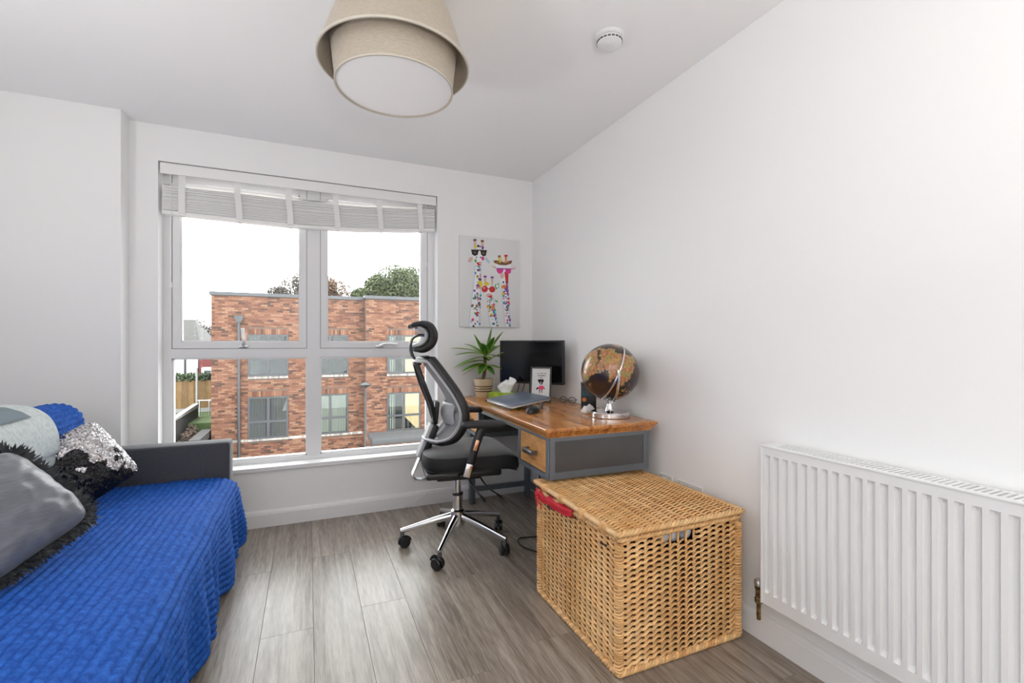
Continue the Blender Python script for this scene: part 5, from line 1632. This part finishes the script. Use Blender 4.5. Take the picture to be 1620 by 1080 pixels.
M['coping'] = mat('dark_grey_coping', (0.045, 0.048, 0.053), 0.4, 0.3)
M['anthracite'] = mat('anthracite_frame', (0.029, 0.032, 0.035), 0.45)
M['room_dark'] = mat('dim_room', (0.029, 0.029, 0.029), 0.9)
M['curtain'] = mat('cream_curtain', (0.328, 0.328, 0.265), 0.9)
M['curtain_dim'] = mat('grey_curtain', (0.085, 0.085, 0.080), 0.9)
M['lit_room'] = emit_mat('warm_lit_room', (0.80, 0.56, 0.29), 0.5)
M['pane_far'] = glass_mat('far_window_glass', (0.80, 0.84, 0.84), 0.9)
BYL, BYR, XSTEP = 21.0, 20.5, 2.23
bd = thing('brick_building', 'red-brown brick building with grey windows across the street', 'building', (1.5, BYL, GZ0))
BT = 3.02
MB().box(-3.40, 7.5, BYL, BYL + 0.25, GZ0, BT).build('wall', 'mortar', bd, world=True)
MB().box(XSTEP, 7.5, BYR, BYL, GZ0, BT + 0.03).build('bay_wall', 'mortar', bd, world=True)
MB().box(-3.46, XSTEP, BYL - 0.07, BYL + 0.32, BT, BT + 0.13).build('coping', 'coping', bd, world=True)
MB().box(XSTEP - 0.06, 7.5, BYR - 0.07, BYL + 0.32, BT + 0.03, BT + 0.16).build('coping', 'coping', bd, world=True)
MB().box(-3.40, 7.5, BYL + 0.25, 29.0, GZ0, BT - 0.1).build('rear_block', 'mortar', bd, world=True)
WINS = []
for (x0, x1, yp) in ((-2.174, -0.739, BYL), (0.129, 1.564, BYL), (3.090, 4.531, BYR), (5.6, 7.0, BYR)):
    for (z0, z1) in ((-2.60, -0.96), (-0.13, 1.515)):
        WINS.append((x0, x1, z0, z1, yp))
def blocked(xa, xb, za, zb, yp):
    for x0, x1, z0, z1, y_ in WINS:
        if y_ == yp and xb > x0 - 0.001 and xa < x1 + 0.001 and zb > z0 - 0.115 and za < z1 + 0.232:
            return True
    return False
def brick_box(xa, xb, za, zb, yp, d=0.010):
    return [(xa, yp - d, za), (xb, yp - d, za), (xb, yp - d, zb), (xa, yp - d, zb), (xa, yp, za), (xb, yp, za), (xb, yp, zb), (xa, yp, zb)], [(0, 1, 2, 3), (1, 5, 6, 2), (4, 0, 3, 7), (3, 2, 6, 7), (4, 5, 1, 0)]
rb = random.Random(3)
bricks = []
for (xs, xe, yp) in ((-3.40, XSTEP, BYL), (XSTEP, 6.2, BYR)):
    row = 0
    z = GZ0
    while z + 0.075 <= BT + (0.03 if yp == BYR else 0):
        x = xs - (0.1125 if row % 2 else 0.0)
        while x < xe:
            xa, xb = max(x + 0.005, xs), min(x + 0.220, xe)
            if xb - xa > 0.03:
                cuts = [(xa, xb)]
                for x0, x1, z0, z1, y_ in WINS:
                    if y_ == yp and z + 0.075 > z0 - 0.112 and z < z1 + 0.230:
                        nc = []
                        for a, b in cuts:
                            if b <= x0 or a >= x1:
                                nc.append((a, b))
                            else:
                                if a < x0 - 0.03:
                                    nc.append((a, x0 - 0.005))
                                if b > x1 + 0.03:
                                    nc.append((x1 + 0.005, b))
                        cuts = nc
                for a, b in cuts:
                    bricks.append((a, b, z + 0.005, z + 0.070, yp, rb.uniform(0.006, 0.014)))
            x += 0.225
        z += 0.075
        row += 1
def in_view(b_):
    """bricks that the near panes of the room's window show, unhidden by frames or desk"""
    x, y, z = (b_[0] + b_[1]) / 2, b_[4], (b_[2] + b_[3]) / 2
    xw, zw = x * 3.4 / y, 1.136 + (z - 1.136) * 3.4 / y
    return (0.12 < xw < 0.62) and (0.50 < zw < 1.04)
full_ = [b_ for b_ in bricks if b_[1] - b_[0] > 0.21 and in_view(b_)]
full_.sort(key=lambda b_: math.dist(((b_[0] + b_[1]) / 2, b_[4], b_[2]), (0, 0, 1.136)))
single = set(id(b_) for b_ in full_[:300])
vs, fs = brick_box(0, 0.215, 0, 0.065, 0, 0.010)
b0 = None
for b_ in full_[:300]:
    if b0 is None:
        b0 = MB().add(vs, fs).build('brick', 'brick', bd)
        o = b0
    else:
        o = copy_part(b0, bd)
    o.location = (b_[0] - 1.5, b_[4] - BYL, b_[2] - GZ0)
t = MB()
for b_ in bricks:
    if id(b_) not in single:
        t.add(*brick_box(*b_))
t.build('brickwork', 'brick', bd, world=True, kind='stuff', fix=False)
lt, sb_ = MB(), MB()
for x0, x1, z0, z1, yp in WINS:
    if x0 > 5:
        continue
    n = int((x1 - x0) / 0.075)
    for k in range(n):
        xa = x0 + k * (x1 - x0) / n
        lt.add(*brick_box(xa + 0.005, xa + (x1 - x0) / n - 0.005, z1 + 0.006, z1 + 0.222, yp, rb.uniform(0.008, 0.018)))
        sb_.add(*brick_box(xa + 0.005, xa + (x1 - x0) / n - 0.005, z0 - 0.105, z0 - 0.006, yp, 0.03))
lt.build('soldier_lintels', 'brick', bd, world=True, kind='stuff', fix=False)
xq = -3.30
while xq < XSTEP - 0.1:                              # pale course along the left block at sill height
    if not blocked(xq, xq + 0.07, -2.75, -2.72, BYL):
        sb_.add(*brick_box(xq + 0.005, xq + 0.070, -2.705, -2.606, BYL, 0.016))
    xq += 0.075
sb_.build('sill_bricks', 'sill_brick', bd, world=True, kind='stuff', fix=False)
def far_window(x0, x1, z0, z1, yp, k):
    w = 0.065
    y0 = yp + 0.03
    # opening: a dark box let into the wall
    hole = MB()
    yb = yp - 0.002
    f = MB()
    f.box(x0, x0 + w, yb - 0.03, yb, z0, z1).box(x1 - w, x1, yb - 0.03, yb, z0, z1).box(x0 + w, x1 - w, yb - 0.03, yb, z0, z0 + w).box(x0 + w, x1 - w, yb - 0.03, yb, z1 - w, z1)
    xm, zm = (x0 + x1) / 2, z0 + (z1 - z0) * 0.40
    f.box(xm - 0.05, xm + 0.05, yb - 0.03, yb, z0 + w, z1 - w)
    f.box(x0 + w, xm - 0.05, yb - 0.03, yb, zm - 0.045, zm + 0.045).box(xm + 0.05, x1 - w, yb - 0.03, yb, zm - 0.045, zm + 0.045)
    f.box(x0 - 0.01, x1 + 0.01, yb - 0.06, yb, z0 - 0.012, z0 + 0.03)
    wo = f.build('window', 'anthracite', bd, world=True)
    for a, b in ((x0 + w, xm - 0.05), (xm + 0.05, x1 - w)):
        for c_, d_ in ((z0 + w, zm - 0.045), (zm + 0.045, z1 - w)):
            under(wo, MB().box(a, b, yb - 0.016, yb - 0.012, c_, d_), 'pane', 'pane_far', None, bd)
    under(wo, MB().box(x0 + 0.01, x1 - 0.01, yb - 0.004, yb - 0.001, z0 + 0.01, z1 - 0.01), 'room_back', 'lit_room' if k in (4, 5) else 'room_dark', None, bd)
    return wo, yb
def curtain(wo, xa, xb, za, zb, yb, m):
    n = max(6, int((xb - xa) / 0.02))
    t = MB().grid(n, 2, lambda u, v: (lerp(xa, xb, u), yb - 0.0065 - 0.003 * math.sin(u * (xb - xa) * 62), lerp(za, zb, v)))
    under(wo, t, 'curtain', m, 60, bd)
for k, (x0, x1, z0, z1, yp) in enumerate(WINS):
    if x0 > 5:
        continue
    wo, yb = far_window(x0, x1, z0, z1, yp, k)
    if k == 0:
        curtain(wo, x0 + 0.07, x0 + 0.60, z0 + 0.07, z1 - 0.07, yb, 'curtain_dim'); curtain(wo, x1 - 0.60, x1 - 0.07, z0 + 0.07, z1 - 0.07, yb, 'curtain_dim')
    elif k == 2:
        curtain(wo, x0 + 0.07, x1 - 0.10, z0 + 0.07, z1 - 0.07, yb, 'curtain')
    elif k in (1, 3):
        curtain(wo, x0 + 0.07, x0 + 0.40, z0 + 0.07, z1 - 0.07, yb, 'curtain_dim')
    elif k in (4, 5):
        under(wo, MB().box(x0 + 0.07, x0 + 0.66, yb - 0.009, yb - 0.006, z0 + 0.07, z1 - 0.07), 'inner_wall', 'room_dark', None, bd)
        curtain(wo, x0 + 0.12, x0 + 0.34, z0 + 0.10, z1 - 0.07, yb - 0.004, 'curtain')
    if k == 4:
        st = MB().prism([(x0 + 0.72, z0 + 0.07), (x1 - 0.20, z0 + 0.07), (x0 + 0.72, z0 + 0.62)], lambda a, b, h: (a, yb - h, b), 0.0045, 0.006)
        under(wo, st, 'stair', 'room_dark', None, bd)
MB().cyl((-2.465, BYL - 0.10, GZ0), (-2.465, BYL - 0.10, 2.0), 0.055, n=12).build('downpipe', 'anthracite', bd, 40, world=True)
MB().prism([(-0.08, 0), (0.08, 0), (0.15, 0.16), (0.15, 0.26), (-0.15, 0.26), (-0.15, 0.16)], lambda a, b, h: (-2.465 + a, BYL - 0.02 - h, 1.98 + b), 0.0, 0.16).build('hopper', 'anthracite', bd, world=True)
# low entrance canopy in front of the building
M['canopy'] = mat('grey_canopy', (0.035, 0.037, 0.039), 0.6)
pc = thing('entrance_canopy', 'low flat grey canopy roof in front of the lit window', 'canopy', (3.3, 17.3, GZ0))
MB().box(2.05, 4.70, 16.9, 18.3, -2.40, -2.20, bev=0.02).build('roof', 'canopy', pc, 30, world=True)
for x in (2.18, 4.55):
    for y in (17.05, 18.15):
        MB().box(x - 0.05, x + 0.05, y - 0.05, y + 0.05, GZ0, -2.40).build('post', 'canopy', pc, world=True)
# street lamp
sl_ = thing('street_lamp', 'slim black street lamp with disc-shaped head before the brick wall', 'street lamp', (1.83, 17.0, GZ0))
MB().lathe([(0.07, 0), (0.07, 0.9), (0.042, 0.95), (0.038, 3.42)], 14, (1.83, 17.0, GZ0), cap0=True, cap1=True).build('pole', 'black', sl_, 40, world=True)
MB().lathe([(0.04, 3.36), (0.15, 3.42), (0.21, 3.47), (0.16, 3.51), (0.05, 3.55), (0.0, 3.56)], 24, (1.83, 17.0, GZ0)).build('head', 'black', sl_, 40, world=True)

# garden, fence and houses seen past the left corner of the building
M['grass'] = mat('grass', (0.047, 0.082, 0.022), 0.9, nz=(3, (0.078, 0.101, 0.039), 0.4, 0.6), bump=(40, 0.6, 0.05))
M['earth'] = mat('brown_earth', (0.106, 0.082, 0.064), 0.95, nz=(4, (0.154, 0.127, 0.106), 0.4, 0.6))
M['fence'] = mat('tan_fence_board', (0.175, 0.106, 0.045), 0.85, nz=(4, (0.133, 0.077, 0.032), 0.4, 0.6), stretch=(6, 1, 1), rnd=0.18)
M['concrete'] = mat('pale_concrete', (0.239, 0.233, 0.223), 0.9)
M['dark_timber'] = mat('dark_retaining_wall', (0.029, 0.027, 0.026), 0.8)
M['render_white'] = mat('white_render', (0.62, 0.63, 0.64), 0.85)
M['red_tile'] = mat('red_tile_hanging', (0.101, 0.014, 0.012), 0.8)
M['slate_roof'] = mat('slate_roof', (0.027, 0.026, 0.025), 0.8, nz=(3, (0.043, 0.039, 0.036), 0.4, 0.6))
M['ivy'] = mat('ivy_leaf', (0.037, 0.058, 0.019), 0.7, rnd=0.5)
M['twig'] = mat('brown_twig', (0.053, 0.034, 0.024), 0.9)
tag(MB().box(-20, -3.46, 22.3, 45, GZ0, -2.05).build('lawn', 'grass', None), 'raised green lawn before the garden fence', 'lawn', kind='structure')
tag(MB().box(-6.5, -3.46, 16.5, 22.3, GZ0, -2.45).build('flower_bed', 'earth', None), 'brown planting bed below the lawn', 'planting bed', kind='structure')
fn_ = thing('garden_fence', 'tan close-board garden fence on a concrete strip', 'fence', (-6.0, 26.0, -2.05))
MB().box(-9.0, -3.5, 25.97, 26.03, -2.05, -1.86).build('gravel_board', 'concrete', fn_, world=True)
fb = MB().box(0, 0.128, -0.012, 0.012, 0, 1.30).build('board', 'fence', fn_)
k = 0
x = -7.0
while x < -4.05:
    o = fb if k == 0 else copy_part(fb, fn_)
    o.location = (x + 6.0, -0.012 - 0.012 * (k % 2), 0.19)
    x += 0.116
    k += 1
for x in (-7.1, -5.6):
    MB().box(x - 0.05, x + 0.05, 26.02, 26.12, -2.05, -0.40).build('post', 'concrete', fn_, world=True)
def leaf_cloud(name, centers, n, size, m, parent, seed, world=True):
    """scattered small leaf faces; centers = [(x, y, z, rx, ry, rz)]"""
    r_ = random.Random(seed)
    t = MB()
    for k in range(n):
        cx_, cy_, cz_, rx, ry, rz = r_.choice(centers)
        while True:
            d = Vector((r_.uniform(-1, 1), r_.uniform(-1, 1), r_.uniform(-1, 1)))
            if d.length <= 1 and d.length > 0.25:
                break
        p = Vector((cx_ + d.x * rx, cy_ + d.y * ry, cz_ + d.z * rz))
        a = Vector((r_.uniform(-1, 1), r_.uniform(-1, 1), r_.uniform(-1, 1))).normalized()
        b = a.orthogonal().normalized()
        s = size * r_.uniform(0.6, 1.3)
        t.add([(p - a * s)[:], (p + b * s * 0.55)[:], (p + a * s)[:], (p - b * s * 0.55)[:]], [(0, 1, 2, 3)])
    return t.build(name, m, parent, None, world=world and parent is not None, kind='stuff', fix=False)
iv = leaf_cloud('ivy', [(-7.0 + 0.5 * k, 26.05, -0.42, 0.4, 0.2, 0.22) for k in range(7)], 2400, 0.055, 'ivy', None, 4)
tag(iv, 'ivy growing along the top of the garden fence', 'ivy', kind='stuff')
rw = thing('retaining_wall', 'dark timber retaining wall with white coping beside the lawn', 'retaining wall', (-4.45, 21.8, -2.45))
def sloped(x0, x1, y0, y1, za, zb0, zb1):
    return MB().add([(x0, y0, za), (x1, y0, za), (x1, y1, za), (x0, y1, za), (x0, y0, zb0), (x1, y0, zb0), (x1, y1, zb1), (x0, y1, zb1)], [(0, 3, 2, 1), (4, 5, 6, 7), (0, 1, 5, 4), (1, 2, 6, 5), (2, 3, 7, 6), (3, 0, 4, 7)])
sloped(-4.53, -4.40, 19.4, 24.2, -2.46, -1.62, -1.50).build('panel', 'dark_timber', rw, world=True)
MB().add(*[sloped(-4.56, -4.37, 19.4, 24.2, -1.62, -1.57, -1.45).v, sloped(0, 1, 0, 1, 0, 1, 1).f]).build('coping', 'concrete', rw, world=True)
rw2 = thing('retaining_wall', 'short dark retaining wall at the corner of the brick building', 'retaining wall', (-3.62, 20.4, GZ0))
MB().box(-3.80, -3.46, 19.3, 21.6, GZ0, -2.20).build('panel', 'dark_timber', rw2, world=True)
hr = thing('handrail', 'thin grey metal handrail before the garden fence', 'handrail', (-4.0, 24.6, -2.05))
for x in (-4.42, -4.05, -3.70):
    MB().cyl((x, 24.6, -2.05), (x, 24.6, -1.38), 0.025, n=8).build('post', 'steel', hr, 40, world=True)
MB().cyl((-4.5, 24.6, -1.38), (-3.5, 24.6, -1.38), 0.025, n=8).build('rail', 'steel', hr, 40, world=True)
lp2 = MB().cyl((-4.63, 25.2, -2.05), (-4.63, 25.2, 0.05), 0.05, n=10).build('lamp_post', 'concrete', None, 40)
tag(lp2, 'plain grey post standing before the garden fence', 'post')
sh_ = leaf_cloud('shrub', [(-4.10, 20.8, -2.30, 0.22, 0.8, 0.22), (-4.08, 21.3, -2.25, 0.18, 0.5, 0.28)], 700, 0.05, 'twig', None, 9)
tag(sh_, 'bare brown shrub in the planting bed', 'shrub', kind='stuff')
wh = thing('white_house', 'white rendered house with slate roof beyond the garden fence', 'house', (-7.5, 36, -2.05))
MB().box(-12.0, -6.20, 34.0, 40, -2.05, 1.15).build('wall', 'render_white', wh, world=True)
MB().add([(-12.2, 33.7, 1.10), (-6.0, 33.7, 1.10), (-6.0, 40.2, 1.10), (-12.2, 40.2, 1.10), (-12.2, 37, 2.75), (-6.9, 37, 2.75)], [(0, 1, 5, 4), (1, 2, 5), (2, 3, 4, 5), (3, 0, 4), (0, 3, 2, 1)]).build('roof', 'slate_roof', wh, world=True)
MB().cyl((-6.85, 33.93, -2.05), (-6.85, 33.93, 1.1), 0.055, n=10).build('downpipe', 'anthracite', wh, 40, world=True)
rh = thing('red_tiled_house', 'red tile-hung house with a white bay window behind the lamp post', 'house', (-5.2, 33, -2.05))
MB().box(-5.95, -4.6, 33.0, 36, -2.05, 0.70).build('wall', 'red_tile', rh, world=True)
bw = MB().box(-5.75, -5.15, 32.5, 33.0, -1.15, -0.25).build('bay_window', 'render_white', rh, world=True)
under(bw, MB().box(-5.62, -5.28, 32.48, 32.51, -0.95, -0.42), 'pane', 'glass_dark', None, rh)
MB().box(-5.15, -4.9, 32.6, 33.0, -1.0, 0.30).build('white_panel', 'render_white', rh, world=True)
# trees
M['leaf_green'] = mat('autumn_green_leaf', (0.040, 0.055, 0.015), 0.7, rnd=0.45)
M['leaf_brown'] = mat('russet_leaf', (0.090, 0.045, 0.019), 0.7, rnd=0.4)
M['leaf_grey'] = mat('grey_brown_leaf', (0.051, 0.040, 0.030), 0.7, rnd=0.4)
def tree(label, x, y, z0, ztop, crowns, n, size, m, seed, loc_group=None):
    r_ = random.Random(seed)
    tr = thing('tree', label, 'tree', (x, y, z0))
    b = MB()
    zc = crowns[0][2] - crowns[0][5] * 0.6
    b.tube([(x, y, z0), (x + 0.05, y, lerp(z0, zc, 0.6)), (x, y, zc)], [0.16, 0.12, 0.09], 8)
    for k in range(26):
        c_ = r_.choice(crowns)
        e_ = Vector((c_[0] + r_.uniform(-.85, .85) * c_[3], c_[1] + r_.uniform(-.7, .7) * c_[4], c_[2] + r_.uniform(-.5, .95) * c_[5]))
        s_ = Vector((x, y, zc - r_.uniform(0, 0.6)))
        mdp = s_.lerp(e_, 0.5) + Vector((r_.uniform(-.2, .2), r_.uniform(-.2, .2), r_.uniform(0, .3)))
        b.tube([s_[:], mdp[:], e_[:]], [0.05, 0.025, 0.008], 5)
    b.build('branches', 'twig', tr, 60, world=True)
    leaf_cloud('foliage', crowns, n, size, m, tr, seed + 1)
    return tr
tree('dense green tree above the roof of the brick building', 5.3, 32, -3.0, 6.5, [(5.4, 32, 4.7, 1.8, 1.6, 1.80), (4.2, 32, 4.4, 1.0, 1.2, 1.35), (6.6, 32, 4.7, 1.6, 1.4, 1.80), (5.9, 32, 4.6, 1.4, 1.4, 1.7), (3.2, 32, 4.2, 0.7, .8, 0.6)], 24000, 0.095, 'leaf_green', 30)
tree('sparse russet tree above the roof behind the window mullion', 1.8, 34.5, -3.0, 5.8, [(1.8, 34.5, 4.75, 1.0, 0.8, 0.9), (1.3, 34.5, 5.05, 0.55, .6, 0.75)], 2200, 0.085, 'leaf_brown', 40)
tree('thin grey-brown tree showing over the flat roof', -0.9, 32.5, -3.0, 5.6, [(-0.8, 32.5, 4.5, 1.0, 0.8, 0.9), (-0.4, 32.5, 5.0, 0.6, .6, 0.7), (-1.7, 32.5, 4.3, 0.6, .6, 0.4)], 1900, 0.085, 'leaf_grey', 50)
tree('small grey tree top behind the slate roof of the white house', -8.0, 44, -2.0, 3.0, [(-8.2, 44, 2.3, 1.4, 1.0, 0.85), (-7.2, 44, 2.0, 0.9, 1, 0.6)], 1500, 0.085, 'leaf_grey', 60)
